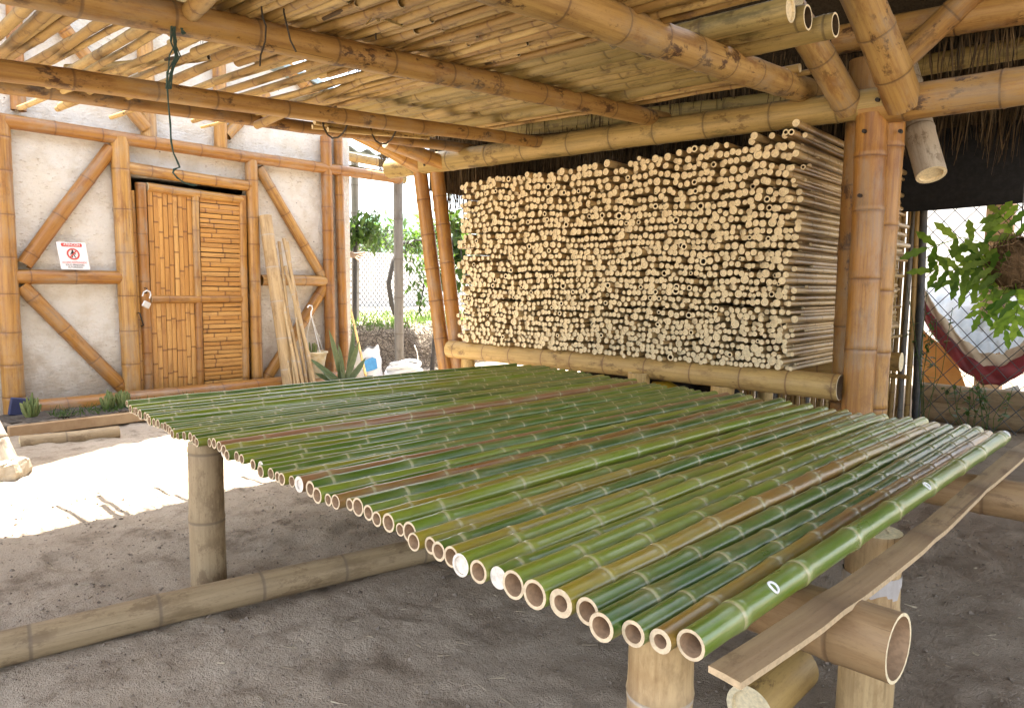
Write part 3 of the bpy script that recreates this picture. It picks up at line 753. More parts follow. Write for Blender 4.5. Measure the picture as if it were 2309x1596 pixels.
while x < 2.75:                             # ragged far ends over the bright wall
    r = U(.012, .025); over(x, U(2.1, 2.4), U(3.6, 5.2), r, U(.0, .03), U(-.10, .12), tone=U(.1, 1.)); x += 2*r*U(1.3, 2.7)
x = 2.62
while x < 2.84:
    r = U(.03, .045); over(x, 2.0, U(4.2, 4.5), r, .01, U(-.05, .05), tone=U(.2, .6), spacing=.4); x += 2*r*1.0
x = 2.88
while x < 3.90:                             # broad old culms
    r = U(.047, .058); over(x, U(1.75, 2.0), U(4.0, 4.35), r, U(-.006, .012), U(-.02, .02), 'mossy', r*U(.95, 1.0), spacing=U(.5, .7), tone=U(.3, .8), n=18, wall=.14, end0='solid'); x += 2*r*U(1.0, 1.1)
for px_, py_, en in ((1783, 22, 'solid'), (1822, 40, 'hollow'), (1884, 57, 'hollow')):   # three stout culms reach out past the beam
    P_ = at(px_, py_, Z=zbeam(3.45)+.052); over(P_.x, P_.y, 4.2, .053, P_.z-zbeam(P_.x)-.053, 0, 'mossy', .053, spacing=.6, tone=.6, n=20, wall=.16, end0=en, first=.04 if en == 'hollow' else None)
while x < 4.19:                             # slim canes along the dark thatch edge
    r = U(.013, .024); over(x, U(1.45, 1.75), U(3.9, 4.15), r, U(0, .025), U(-.03, .03), tone=U(.2, .8), end0='solid'); x += 2*r*U(.75, .95)
x = 3.0
while x < 4.1:
    r = U(.03, .04); over(x, 2.0, 3.9, r, .085, U(-.1, .1), tone=.4); x += 2*r*1.05
# a few strays: one drooping below the beam, two lying askew
def stray(a, za, c, zc, r, **kw):
    o = pole('overhead_pole', at(*a, Z=za), at(*c, Z=zc), r, r*.85, 'dry', spacing=.25, bore='bore_dark', n=12, bend=.01, end1='hollow', **kw); ceil.append((at(*a, Z=za).x, r, o)); return o
STR = [stray((578, 283), 2.13, (840, 170), 2.30, .024), stray((150, 155), 2.21, (470, 128), 2.24, .021), stray((390, 66), 2.12, (520, -60), 2.12, .034)]
ceil_ids = {id(o) for o in STR}
STRL = ['slim dry pole drooping below the second beam with its end in the air', 'thin dry pole lying askew almost level over the twine loop', 'fat short dry pole leaning over the big beam beside the twine']
for o, l in zip(STR, STRL): tag(o, l, 'bamboo pole', 'dry poles laid overhead')
cl_ = sorted([c for c in ceil if id(c[2]) not in ceil_ids], key=lambda c: -c[0])
for i, (x, r, o) in enumerate(cl_):
    sz_ = 'broad old' if r > .047 else 'fat' if r > .03 else 'slim'
    tag(o, f'{sz_} dry bamboo pole laid overhead, {ordinal(i+1)} from the dark thatch edge', 'bamboo pole', 'dry poles laid overhead')
# tied bundle of canes across the far end
kk = 0
for i in range(11):
    a = (712+U(-12, 30), 232+i*6+U(-4, 4)); c = (930+U(-40, 60), 262+i*5+U(-3, 3))
    A = at(*a, Y=4.25+U(-.1, .1)); Bp = at(*c, Y=4.15+U(-.1, .1))
    o = pole('bundled_cane', A, Bp, U(.014, .02), None, 'dry', bore='bore_dark', spacing=.22, n=10, end0='solid', end1='hollow', bend=.006, tone=U(.5, 1))
    tag(o, 'thin dry cane in the tied bundle hanging beside the far beam end', 'cane', 'canes in the tied overhead bundle')
for (x, y), lb in (((757, 255), 'dark cord looped around the cane bundle near the house corner'), ((866, 272), 'dark cord looped around the cane bundle near its open ends')):
    b = B(); c = at(x, y, Y=4.05); tube_into(b, [c+Vector((.01*math.sin(t*.7), .14*math.cos(t), .16*math.sin(t))) for t in np.linspace(0, 6.2, 16)], .006, 5)
    tag(obj('tie_cord', b, ['string'], None, c), lb, 'cord', 'cords around the cane bundle')
# twine and hanging strings
b = B(); Yt = E1.y-.04
def tw(pts, r, Y=Yt, jit=0): tube_into(b, [at(x+U(-jit, jit), y+U(-jit, jit), Y=Y) for x, y in pts], r, 5)
for k in range(7):
    tw([(395+k*3, 40), (385+U(-4, 12), 62), (392+U(-9, 8), 95), (374+U(0, 34), 125), (378+U(-2, 14), 165), (376+U(-3, 8), 200)], .0024, jit=2)
for k in range(3):
    tw([(376+k, 180), (380, 235), (384, 280), (386, 320), (392, 345), (402, 370), (405, 377), (392, 383), (390, 390), (400, 402), (415, 412), (436+k*4, 419-k)], .0023, jit=1.2)
for k in range(6): tw([(392+U(-8, 8), 45), (405+U(-3, 8), 62), (412+U(-4, 6), 78)], .0024, jit=2)
tag(obj('hanging_twine', b, ['twine'], None, at(380, 60, Y=Yt)), 'dark green twine looped over the big beam, its frayed end dangling', 'twine')
for pts, lb in ((((589, 12), (592, 38), (600, 60), (598, 95), (588, 125), (586, 150)), 'thin dark string dangling over the big beam below slim overhead canes, nearer the twine'), (((641, -8), (640, 28), (648, 62), (655, 92), (668, 118)), 'second thin dark string over the big beam, farther from the twine'), (((836, -20), (840, 30), (846, 66), (848, 90)), 'short dark string hanging from overhead canes beside a raffia wisp')):
    b = B(); tube_into(b, [at(x, y, Y=2.45) for x, y in pts], .0035, 5)
    tag(obj('hanging_string', b, ['string'], None, at(*pts[0], Y=2.45)), lb, 'string')
b = B()
for k in range(9): tube_into(b, [at(825+U(-6, 6), 2+U(-6, 6), Y=2.3), at(845+U(-10, 30), 30+U(-8, 8), Y=2.3), at(830+U(-20, 90), 45+U(-8, 18), Y=2.3)], .003, 4)
tag(obj('raffia_wisp', b, ['raffia'], None, at(830, 10, Y=2.3)), 'yellow raffia wisp tied around the slim overhead canes', 'raffia')

# ------------------------------------------------------------------ stack of dry poles
ZS = .705
log_rail = empty('stack_rack', (4.42, 3.0, 0), 'low rack of pale bamboo logs that carries the tall stack', 'rack')
KR = dict(parent=log_rail, n=20, bulge=.025, bend=.008)
pole('rail_log', (4.42, 4.56, .628), (4.42, 1.32, .628), .074, .078, 'dry', spacing=.30, end0='flat', end1='hollow', tone=.8, wall=.12, **KR)
pole('rail_log', (6.35, 4.6, .628), (6.35, 1.45, .628), .074, .075, 'dry', spacing=.33, end0='flat', end1='flat', **KR)
pole('rail_log', (5.55, 4.6, .628), (5.55, 1.45, .628), .074, .075, 'dry', spacing=.33, end0='flat', end1='flat', **KR)
for x, y, r in ((4.42, 3.62, .06), (4.36, 2.63, .075), (4.44, 2.05, .075), (4.44, 4.36, .06), (5.75, 3.6, .06), (5.75, 2.3, .06)):
    pole('support_post', (x, y, -.03), (x, y, .56 if x != 4.36 else .60), r, None, 'dry', spacing=.3, end0=None, end1='solid', tone=.8, **KR)
rs = random.Random(11)
top = lambda y: np.interp(y, [1.55, 1.75, 2.2, 2.8, 3.4, 4.0, 4.5], [2.15, 2.11, 2.09, 2.06, 2.05, 2.06, 2.04])
st, fill = [], []
wv = np.zeros(200); row = 0; zr = ZS+.017
yy_ = np.linspace(1.4, 4.7, 200)
while zr < 2.20:
    hfrac = (zr-ZS)/1.4; pitch = .0355+.0185*hfrac
    wv = wv*.88+(vnoise(yy_*1.6, np.full(200, row*.9), 31)-.5)*.022+(vnoise(yy_*5.5, np.full(200, row*.9), 32)-.5)*.016
    if row < 2: wv *= row*.5
    y = 1.575+rs.uniform(-.02, .045)
    while y < 4.37+.03*math.sin(row*1.7):
        r = min(.028, max(.0125, rs.gauss(.0158+.0044*hfrac, .0028)))
        if rs.random() < .05: r = rs.uniform(.023, .028)
        y += r
        z = zr+float(np.interp(y, yy_, wv))+rs.gauss(0, .0045)+(r-.017)*.6
        if z+r < top(y)+rs.uniform(-.012, .02):
            xf_ = 4.365+rs.gauss(0, .012)+(.05 if rs.random() < .08 else 0)-(.05 if rs.random() < .03 else 0)+(rs.uniform(-.10, .05) if y < 1.66 else 0)
            st.append((y, z, r, xf_, rs.uniform(2.15, 2.6)))
        if rs.random() < .8 and z+pitch*.5 < top(y)-.05:
            fill.append((y+r, z+pitch*.5, max(.008, min(.016, pitch*.5-.009)), 4.365+rs.uniform(.10, .4), 2.0))
        y += r*rs.choice([1.0, 1.02, 1.05, 1.12, 1.4])
    zr += pitch; row += 1
st.sort(key=lambda c: -(c[2]/depth((c[3], c[0], c[1]))))
big, small = st[:300], st[300:]
for (y, z, r, x, L) in big:
    b = B(); k = rs.randrange(24)
    pole_into(b, L, r, r*.93, spacing=.27, n=12, end0='hollow' if k == 0 else 'solid', end1='solid', bulge=.06, seed=rs.randrange(10**6), tone=rs.uniform(.1, .95), wall=rs.uniform(.2, .38) if k else .42, bend=.006)
    o = link('stacked_pole', b.mesh('stacked_pole', ['stack', 'cut_dry', 'bore_dark']))
    o.matrix_basis = Matrix.Translation((x, y, z))@Matrix.Rotation(rs.gauss(0, .006) if y > 1.68 else rs.uniform(-.035, .006), 4, 'Z')@Matrix.Rotation(math.pi/2+rs.gauss(0, .004), 4, 'Y')@Matrix.Rotation(rs.uniform(0, 6.28), 4, 'Z')
    tag(o, 'one of the thicker pale bamboo poles lying in the tall stack', 'bamboo pole', 'thicker poles in the tall stack')
b = B()
for (y, z, r, x, L) in small+fill:
    k = rs.randrange(24); a = rs.uniform(0, 6.28)
    R = np.array(Matrix.Rotation(math.pi/2, 3, 'Y')@Matrix.Rotation(a, 3, 'Z'))
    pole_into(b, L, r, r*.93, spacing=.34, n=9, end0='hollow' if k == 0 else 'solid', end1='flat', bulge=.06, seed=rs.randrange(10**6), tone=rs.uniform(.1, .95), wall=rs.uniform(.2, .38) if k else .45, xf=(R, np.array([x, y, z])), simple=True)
print('stack', len(st), len(fill))
o = obj('stacked_poles', b, ['stack', 'cut_dry', 'bore_dark'], None, (4.4, 3.0, ZS))
tag(o, 'mass of thinner pale bamboo poles filling the tall stack', 'bamboo poles', kind='stuff')

# ------------------------------------------------------------------ work table and its green poles
table = empty('work_table', (2.4, 2.0, 0), 'low work table of bamboo logs under the green poles', 'table')
KT = dict(parent=table, n=24, bulge=.045, bend=.004)
ZT = .585
cz = ZT-.068
pole('cross_log', (1.50, .315, cz), (1.80, 3.50, cz), .068, .060, 'tan', spacing=.24, end0='hollow', end1='flat', wall=.1, tone=.35, **KT)
pole('cross_log', (2.83, -.5, cz), (2.90, 3.45, cz), .064, .06, 'tan', spacing=.36, end0='hollow', end1='flat', wall=.1, tone=.3, **KT)
L1 = at(450, 1330, Z=0); lx = at(449, 1020, X=L1.x)
pole('leg', (L1.x+.03, L1.y-.02, -.03), (L1.x+.03, L1.y-.02, ZT), .066, .063, 'dusty', spacing=.30, end0=None, end1='flat', first=.31, tone=.5, **KT)
fl = at(1490, 1500, Z=.50)
pole('leg', (fl.x+.015, fl.y, -.03), (fl.x, fl.y, ZT-.0), .060, .060, 'leg', spacing=.2, end0=None, end1='flat', first=.28, tone=.7, **KT)
rlg = at(1972, 1195, Z=.585)
pole('leg', (rlg.x, rlg.y, -.03), (rlg.x, rlg.y, .585), .068, .066, 'leg', spacing=.33, end0=None, end1='flat', first=.40, tone=.75, **KT)
print('legs', L1, fl, rlg, depth(rlg), depth(fl))
pole('leg', (2.98, 2.9, -.03), (2.98, 2.9, ZT), .063, .06, 'dusty', spacing=.33, end0=None, end1='flat', **KT)
pole('leg', (2.83, -.4, -.03), (2.83, -.4, cz-.06), .063, .06, 'dusty', spacing=.33, end0=None, end1='flat', **KT)
# paint drip on a leg
b = B(); nn = 24
for i in range(nn):
    a = i/nn*2*math.pi; a2 = (i+1)/nn*2*math.pi; zt_ = at(1972, 1306, X=rlg.x-.06).z; zl_ = at(1972, 1340, X=rlg.x-.06).z; rr0 = .0695
    def low(a): return zl_+.008*math.sin(a*3)+.008*math.sin(a*7)-(.045*math.exp(-((a-4.3)/.16)**2))
    b.add([(rlg.x+rr0*math.cos(a), rlg.y+rr0*math.sin(a), zt_), (rlg.x+rr0*math.cos(a2), rlg.y+rr0*math.sin(a2), zt_), (rlg.x+rr0*math.cos(a2), rlg.y+rr0*math.sin(a2), low(a2)), (rlg.x+rr0*math.cos(a), rlg.y+rr0*math.sin(a), low(a))], [[0, 3, 2, 1]])
M['drip'] = plain('grey_paint_drip', (.46, .44, .43), .7, (.38, .35, .33), 20)
obj('paint_drip', b, ['drip'], table)

def cropA(x, y): return ((300+x/7.216)*.9236, (960+y/7.216)*.9236)
def cropB(x, y): return ((580+x/6.076)*.9236, (1080+y/6.076)*.9236)
def cropC(x, y): return ((900+x/5.7)*.9236, (1220+y/5.7)*.9236)
def cropD(x, y): return ((1240+x/4.44)*.9236, (1340+y/4.44)*.9236)
EN = []
for x, y, h in ((70, 180, 62), (132, 275, 80), (197, 310, 70), (247, 325, 82), (297, 348, 75), (352, 385, 98), (393, 405, 82), (445, 448, 96), (520, 500, 95), (578, 525, 85), (645, 545, 88), (688, 577, 65), (745, 590, 90), (815, 633, 85), (878, 672, 85), (940, 695, 80), (1005, 762, 90), (1070, 790, 68), (1132, 768, 88), (1187, 768, 92), (1283, 830, 97), (1352, 882, 87), (1475, 950, 95), (1525, 868, 85), (1603, 883, 102), (1695, 937, 102), (1778, 1003, 105), (1897, 1113, 104), (2003, 1113, 102), (2090, 1160, 99), (2175, 1290, 95)):
    EN.append((*cropA(x, y), h/7.216*.9236))
for x, y, h in ((225, 328, 90), (345, 360, 90), (420, 460, 105), (492, 465, 97), (625, 523, 90), (718, 565, 104), (805, 578, 94), (910, 620, 128), (1078, 690, 130), (1222, 800, 130), (1378, 862, 100), (1520, 905, 118), (1663, 920, 100), (1800, 962, 145), (1937, 1040, 122), (2062, 1135, 118), (2237, 1190, 145)):
    EN.append((*cropB(x, y), h/6.076*.9236))
for x, y, h in ((437, 413, 95), (610, 465, 148), (762, 635, 130), (955, 668, 124), (1120, 770, 138), (1355, 868, 150), (1580, 1020, 163), (1798, 1100, 163)):
    EN.append((*cropC(x, y), h/5.7*.9236))
for x, y, h in ((70, 375, 122), (265, 465, 155), (490, 568, 160), (725, 645, 153), (970, 715, 150), (1200, 920, 158), (1470, 960, 143), (1735, 1030, 133), (1980, 1040, 166)):
    EN.append((*cropD(x, y), h/4.44*.9236))
NP = len(EN)
tones = {26: .93, 39: .97, 43: .84, 60: .66, 64: .80, 51: .66, 27: .52, 30: .5, 49: .3, 52: .5, 47: .62, 22: .35, 23: .9, 31: .85, 48: .5, 44: .55, 56: .5}
solid = {23, 33, 39, 55, 57}
gro = 'green poles laid side by side on the table'
rs = random.Random(5)
YN = {}
def RR(i, h, P): return min(.030, max(.011, h*depth(P)/F0*.95*(1+.10*max(0, min(1, (i-40)/15)))))
prev = None
for i in range(NP-1, -1, -1):               # keep neighbours from passing through one another
    x, y, h = EN[i]; P = at(x, y, Z=.605); r = RR(i, h, P); P = at(x, y, Z=ZT+r)
    if i+1 in (23, 31): YN[i+1] = P.y; continue
    yy = P.y if prev is None else max(P.y, prev[0]+2*math.sqrt(prev[1]*r)*1.02)
    YN[i+1] = yy; prev = (yy, r)
for i, (x, y, h) in enumerate(EN):
    k = i+1
    P = at(x, y, Z=.605); r = RR(i, h, P)
    low = k in (23, 31)
    P = at(x, y, Z=ZT+r-(.03 if low else 0))
    P = at(x, y, Z=ZT+r-(.03 if low else 0))
    P.y = YN[k]
    f = (P.y-.524)/(3.636-.524)
    ye = .411+f*(3.501-.411); xe = 3.55+f*.55+rs.uniform(-.05, .05)
    Q = Vector((xe, ye+rs.uniform(-.006, .006), P.z-(.004 if not low else -.01)))
    tone = tones.get(k, rs.choice([.05, .15, .2, .28, .3, .38, .45, .52])+rs.uniform(-.05, .05))
    bend = rs.uniform(.004, .013)
    if k == 65: Q = at(2262, 985, Z=.645); bend = .003; tone = .2
    if k in (63, 62): tone = .05
    r1 = r*(.96 if k > 60 else rs.uniform(.82, .96))
    nm = 'green_pole'
    o = pole(nm, P, Q, r, r1, 'green', 'cut_white' if k in solid else 'cut', 'bore', spacing=rs.uniform(.21, .30), n=20 if k > 36 else 14, end0='flat' if k in (57, 23) else 'solid' if k in solid else 'hollow', end1='hollow', bulge=.10, bend=bend, tone=tone, wall=rs.uniform(.2, .3) if k not in (60, 64, 39) else .42, seed=4000+k)
    col = 'brown' if tone > .78 else 'yellowish' if tone > .58 else 'olive green' if tone > .4 else 'green' if tone > .12 else 'dark green'
    j = NP-i
    if k == 65: lb = 'thick green pole on the table edge nearest the viewer, marked with white rings'
    elif j <= 32: lb = f'{col} bamboo pole on the table, {ordinal(j)} from the edge nearest the viewer'
    else: lb = f'{col} bamboo pole on the table, {ordinal(k)} from the edge nearest the house'
    if j > 32 and len(lb.split()) > 15: lb = lb.replace('bamboo pole', 'pole')
    if k in (23, 33, 55, 57): lb = 'solid-ended '+lb.replace('bamboo pole', 'pole')
    tag(o, lb, 'bamboo pole', gro)
    if k == 65:
        for (px, py, rr0) in ((1759, 1338, .0125), (2097, 1115, .0125), (2257, 996, .013)):
            d = (Q-P).normalized()
            t0 = at(px, py, Z=.605+r*.9); tt_ = (t0-P).dot(d); base = P+d*tt_
            view = (Vector(EYEP)-base); view -= d*view.dot(d); nrm = (view.normalized()+Vector((0, 0, .25))).normalized(); nrm -= d*nrm.dot(d); nrm.normalize()
            s_ = d.cross(nrm); b = B(); pts = []
            bv = BVHTree.FromPolygons([o.matrix_basis@v_.co for v_ in o.data.vertices], [tuple(p_.vertices) for p_ in o.data.polygons])
            for a in np.linspace(0, 6.283, 25):
                o0 = base+d*(rr0*.75*math.cos(a))+s_*(rr0*math.sin(a)*.9)+nrm*.2
                hit = bv.ray_cast(o0, -nrm)[0]
                pts.append(hit+nrm*.0015)
            tube_into(b, pts, .0026, 6, caps=False)
            obj('painted_ring', b, ['paint'], o)
# split bamboo plank along the table edge
slab = B(); N = 26; vv = []; nd = []; pcs = []
a0, a1 = at(1597, 1508, Z=.592), at(2330, 992, Z=.60)
dd = (a1-a0); LL = dd.length; dd.normalize(); ss = Vector((dd.y, -dd.x, 0)).normalized()
for i in range(N+1):
    t_ = i/N; c = a0+dd*LL*t_+ss*(.010*math.sin(t_*math.pi*1.9)); w = .056*(1+.04*math.sin(t_*8)+.02*math.sin(t_*19)); sag = -.016*math.sin(math.pi*min(1, t_*1.15))+.012*t_
    k = 1. if i % 6 == 4 else 0.
    prof_ = ((0, .006, 1), (.5, .004, 1), (1, .000, 1), (1, -.012, 0), (.5, -.008, 0), (0, -.005, 0))
    for u_, zz_, tp in prof_:
        p = c+ss*(w*u_)+Vector((0, 0, zz_+sag+.004*k)); vv.append(tuple(p)); nd.append(k*.9); pcs.append((w*u_, zz_, t_*LL))
qq = [[i*6+j, (i+1)*6+j, (i+1)*6+(j+1) % 6, i*6+(j+1) % 6] for i in range(N) for j in range(6)]
slab.add(vv, qq, nd=nd, tone=.45, pc=np.array(pcs)+7, qm=[0 if j in (0, 1) else 1 for i in range(N) for j in range(6)], smooth=False)
for e in (0, N):
    slab.add(vv[e*6:e*6+6], [[0, 1, 4, 5], [1, 2, 3, 4]] if e else [[5, 4, 1, 0], [4, 3, 2, 1]], qm=1, smooth=False)
tag(obj('split_plank', slab, ['tan', 'plank_edge'], None, a0), 'long split bamboo plank lying along the table edge on the cross logs', 'plank')

# ------------------------------------------------------------------ logs lying about
def lay(name, A, Bp, r, label, mat='dusty', r1=None, **kw):
    kw.setdefault('end0', 'solid'); kw.setdefault('end1', 'solid')
    return tag(pole(name, A, Bp, r, r1, mat, n=24, bulge=.02, bend=.01, **kw), label, 'log')
g0 = at(0, 1467, Z=.058); g1 = at(950, 1243, Z=.055); gd = (g1-g0)
lay('ground_log', g0-gd*.35, g1+gd*.10, .054, 'long dusty bamboo log lying on the earth beneath the table leg', spacing=.36)
lay('short_log', at(1690, 1600, Z=.10), at(1795, 1500, Z=.12), .066, 'short sawn bamboo log leaning below the table end', 'dry', spacing=.5, end1='flat')
# ------------------------------------------------------------------ planter along the house
YB = 6.86
g0 = at(85, 931, Y=YB); g1 = at(500, 888, Y=YB)
lay('base_log', (g0.x, YB, .11), (5.0, YB, .11), .085, 'thick bamboo log at the foot of the house wall behind the planter', 'varnished', spacing=.42, tone=.3)
p0 = at(18, 975, Y=6.32); p1 = at(330, 954, Y=6.32)
planter = empty('planter_bed', (p0.x, 6.4, 0), 'low plant bed edged with a sawn board against the house wall', 'planter')
b = B(); box_into(b, (p0.x, 6.30, p0.z-.04), (p1.x+.9, 6.345, p0.z+.045)); o = obj('edge_board', b, ['wood'], planter); o.modifiers.new('edge', 'BEVEL').width = .006
print('planter', p0, p1)
b = B(); N = 40
vv = [(p0.x+(p1.x+.9-p0.x)*i/N, 6.34+.5*j/8, .09+.03*vnoise(np.array([i*.9]), np.array([j*1.3]), 8)[0]) for i in range(N+1) for j in range(9)]
b.add(vv, [[i*9+j, (i+1)*9+j, (i+1)*9+j+1, i*9+j+1] for i in range(N) for j in range(8)]); obj('bed_soil', b, ['soil'], planter)
l0 = at(44, 998, Z=.03); l1 = at(268, 974, Z=.03)
lay('kerb_log', l0, l1, .05, 'half-buried bamboo log on the earth in front of the plant bed', 'dusty', spacing=.5, end1='flat', tone=.6)
def cactus(name, x, y, wpx, hpx, cnt, label):
    c = at(x, y, Y=6.55); c.z = .10; e = empty(name, c, label, 'cactus', 'finger cacti in the plant bed'); s = depth(c)/F0
    b = B()
    for i in range(cnt):
        a = U(0, 6.28); q = U(0, 1)**.6; o_ = Vector((math.cos(a)*q*wpx*.3*s, math.sin(a)*q*wpx*.25*s, 0)); h = hpx*s*U(.55, 1)*(1-.25*q)
        tip = c+o_*1.9+Vector((0, 0, h)); n_ = 6
        tube_into(b, [c+o_*.5, c+o_*1.2+Vector((0, 0, h*.35)), c+o_*1.6+Vector((0, 0, h*.75)), tip], [.010, .013, .012, .005], 6)
    obj('stems', b, ['cactus'], e)
cactus('finger_cactus', 72, 962, 36, 62, 26, 'slender finger cactus beside the blue plastic piece, nearest the post')
cactus('finger_cactus', 244, 948, 30, 46, 34, 'bushy finger cactus by the wall log, the one farther from the table poles')
cactus('finger_cactus', 278, 942, 30, 46, 34, 'bushy finger cactus by the wall log, half beside the first table pole')
b = B()
for i in range(420):
    x = p0.x+.35+U(0, 1)*1.3; blade_into(b, (x, U(6.4, 6.6), .09), (U(-1, 1), U(-1, .6), U(.5, 1.2)), U(.05, .11), .008, 0, .1)
tag(obj('ground_cover', b, ['leaf'], None, (p0.x+.9, 6.5, .1)), 'low dark tufts of grassy ground cover in the plant bed', 'plants', kind='stuff')
c = at(45, 945, Y=6.75); bx = B(); box_into(bx, (c.x-.07, 6.72, .1), (c.x+.06, 6.76, .24), 0, Matrix.Rotation(.2, 3, 'Y')); o = obj('plastic_piece', bx, ['cable_blue'], None, (c.x, 6.74, .1)); o.modifiers.new('edge', 'BEVEL').width = .006
tag(o, 'dark blue plastic piece standing by the corner post of the house', 'plastic piece')
# leaning post with its concrete foot at the edge of the view
f0 = at(22, 1080, Z=0.); fp = empty('footed_post', f0, 'leaning split bamboo post on a crumbly concrete foot', 'post')
print('foot', f0)
b = B(); N = 14; R_ = depth(f0)/F0; base = []
for lv, (sc, z) in enumerate(((1.1, -.02), (1.12, .05), (1.0, .10), (.9, .115))):
    for i in range(N):
        a = i/N*6.2832; q = .115*sc*(1+.10*math.sin(i*2.3+lv)+.08*math.sin(i*5.1)); base.append((f0.x-.03+q*1.15*math.cos(a), f0.y+.03+q*math.sin(a), z+.012*math.sin(i*3.1)))
b.add(base, bridge(N, 4), smooth=False); b.add(base[-N:]+[(f0.x-.03, f0.y+.03, .12)], None, fan(N, 0, N), smooth=False); obj('concrete_foot', b, ['concrete'], fp)
pole('bamboo_shaft', f0+Vector((0, .04, .09)), at(-62, 880, Y=f0.y+.25), .062, .058, 'pale', spacing=.35, parent=fp, n=20, end0=None, end1='flat', tone=.3)
# ------------------------------------------------------------------ things leaning on the house
def lean(name, top, yt, bot, yb, w, label, cat, mat='leg', group=None, **kw):
    T = at(*top, Y=yt); Bt = at(*bot, Y=yb); d = (Bt-T).normalized()
    if d.z < 0: Bt = T+d*((.0-T.z)/d.z)
    return tag(pole(name, Bt, T, rad(w, T), rad(w, T)*.97, mat, bulge=.04, bend=.012, **kw), label, cat, group)
lean('leaning_pole', (598, 487), 7.02, (650, 853), 6.72, 29, 'thick pale bamboo pole leaning on the house wall by the door', 'bamboo pole', spacing=.36, n=20, end1='solid', tone=.8)
lt = [((620, 560), (655, 855)), ((629, 545), (664, 856)), ((640, 538), (699, 850)), ((648, 546), (690, 852)), ((626, 600), (672, 856)), ((632, 640), (680, 854)), ((643, 600), (705, 848))]
for i, (t_, bt) in enumerate(lt):
    lean('leaning_cane', t_, 7.03-.02*i, bt, 6.66-.02*i, 7.5 if i != 2 else 9, 'thin pale cane in the handful leaning by the thick pole', 'cane', group='thin canes leaning on the house wall', spacing=.3, n=10, end1='solid', tone=U(.6, 1.))
# pot with hanger
c = at(712, 792, Y=6.72); potl = empty('potted_cactus', (c.x, 6.72, 0), 'faded yellow pot with white hanger hook and small cactus', 'potted plant')
rp_ = rad(50, c); hz = c.z; b = B()
lathe_into(b, (c.x, 6.72, 0), [(rp_*.78, hz-.28), (rp_*.80, hz-.20), (rp_*.72, hz-.17), (rp_*.92, hz-.06), (rp_*.98, hz-.02), (rp_*1.08, hz-.018), (rp_*1.08, hz), (rp_*.98, hz), (rp_*.95, hz-.05), (.001, hz-.05)], 24); obj('pot', b, ['pot'], potl)
b = B(); lathe_into(b, (c.x, 6.72, 0), [(rp_*.95, 0), (rp_*.78, hz-.285), (.01, hz-.285)], 24); obj('stand', b, ['pot2'], potl)
b = B(); lathe_into(b, (c.x, 6.72, 0), [(rp_*.94, hz-.035), (.001, hz-.02)], 20); obj('soil', b, ['soil'], potl)
b = B()
for i in range(7):
    a = U(0, 6.28); q = U(0, .035); tube_into(b, [(c.x-.03+q*math.cos(a), 6.72+q*math.sin(a), hz-.03), (c.x-.03+1.5*q*math.cos(a), 6.72+1.5*q*math.sin(a), hz+U(.06, .13))], [.014, .008], 6)
obj('cactus_stems', b, ['cactus'], potl)
b = B(); hk = at(701, 703, Y=6.72)
for a in (.3, 2.4, 4.5): tube_into(b, [(c.x+rp_*math.cos(a), 6.72+rp_*math.sin(a), hz), hk+Vector((0, 0, -.03))], .003, 5)
hp_ = [hk+Vector((.0, 0, -.05)), hk+Vector((.003, 0, .0)), hk+Vector((.02, 0, .03)), hk+Vector((.012, 0, .062)), hk+Vector((-.02, 0, .068)), hk+Vector((-.042, 0, .045))]
tube_into(b, hp_, .008, 6); obj('hanger', b, ['white_plastic'], potl)
# aloe
c = at(775, 838, Y=6.5); c.z = .16; al = empty('aloe_plant', (c.x, 6.5, 0), 'green aloe with long pointed leaves at the house corner', 'aloe')
b = B()
for (tx, ty) in ((745, 742), (765, 770), (793, 735), (810, 765), (700, 800), (735, 830), (822, 800), (770, 800), (715, 830), (835, 835)):
    t_ = at(tx, ty, Y=6.5+U(-.12, .12)); d = t_-c; leaf_into(b, c+Vector((U(-.03, .03), U(-.03, .03), -.1)), d, (U(-.3, .3), -1, .3), d.length+.05, .075, -.08, 5, .55)
obj('leaves', b, ['aloe'], al)
b = B(); lathe_into(b, (c.x, 6.5, 0), [(.10, 0), (.13, .13), (.01, .14)], 16); obj('root_ball', b, ['soil'], al)
# white sack
c = at(830, 838, Y=7.35); sk = empty('woven_sack', (c.x, 7.35, 0), 'white woven sack with blue print beside the aloe', 'sack'); s_ = depth(c)/F0; b = B(); N = 22; hgt = at(830, 785, Y=7.35).z
vv = []
for j in range(9):
    t_ = j/8; w = 32*s_*(1.0+.12*math.sin(t_*3)-.08*t_); dp = .15*(1-.75*t_)+.01
    for i in range(N):
        a = i/N*6.2832; wr = 1+.05*math.sin(i*2.9+j*.9)+.03*math.sin(i*5+j*2)
        vv.append((c.x+w*math.cos(a)*wr, 7.35+dp*math.sin(a)*wr, hgt*t_+(.03*math.cos(a) if j == 8 else 0)+(.02*math.sin(i*1.7) if j > 6 else 0)))
b.add(vv, bridge(N, 9)); obj('bag', b, ['sack'], sk)
b = B(); g = [(c.x+dx*s_, 7.35-.150*(1-.6*zf)-.014-.0, hgt*zf) for dx, zf in ((-27, .25), (-27, .62), (-2, .72), (-2, .30), (8, .66), (8, .34))]
b.add(g, [[0, 3, 2, 1], [3, 5, 4, 2]], smooth=False); obj('blue_print', b, ['blue'], sk)
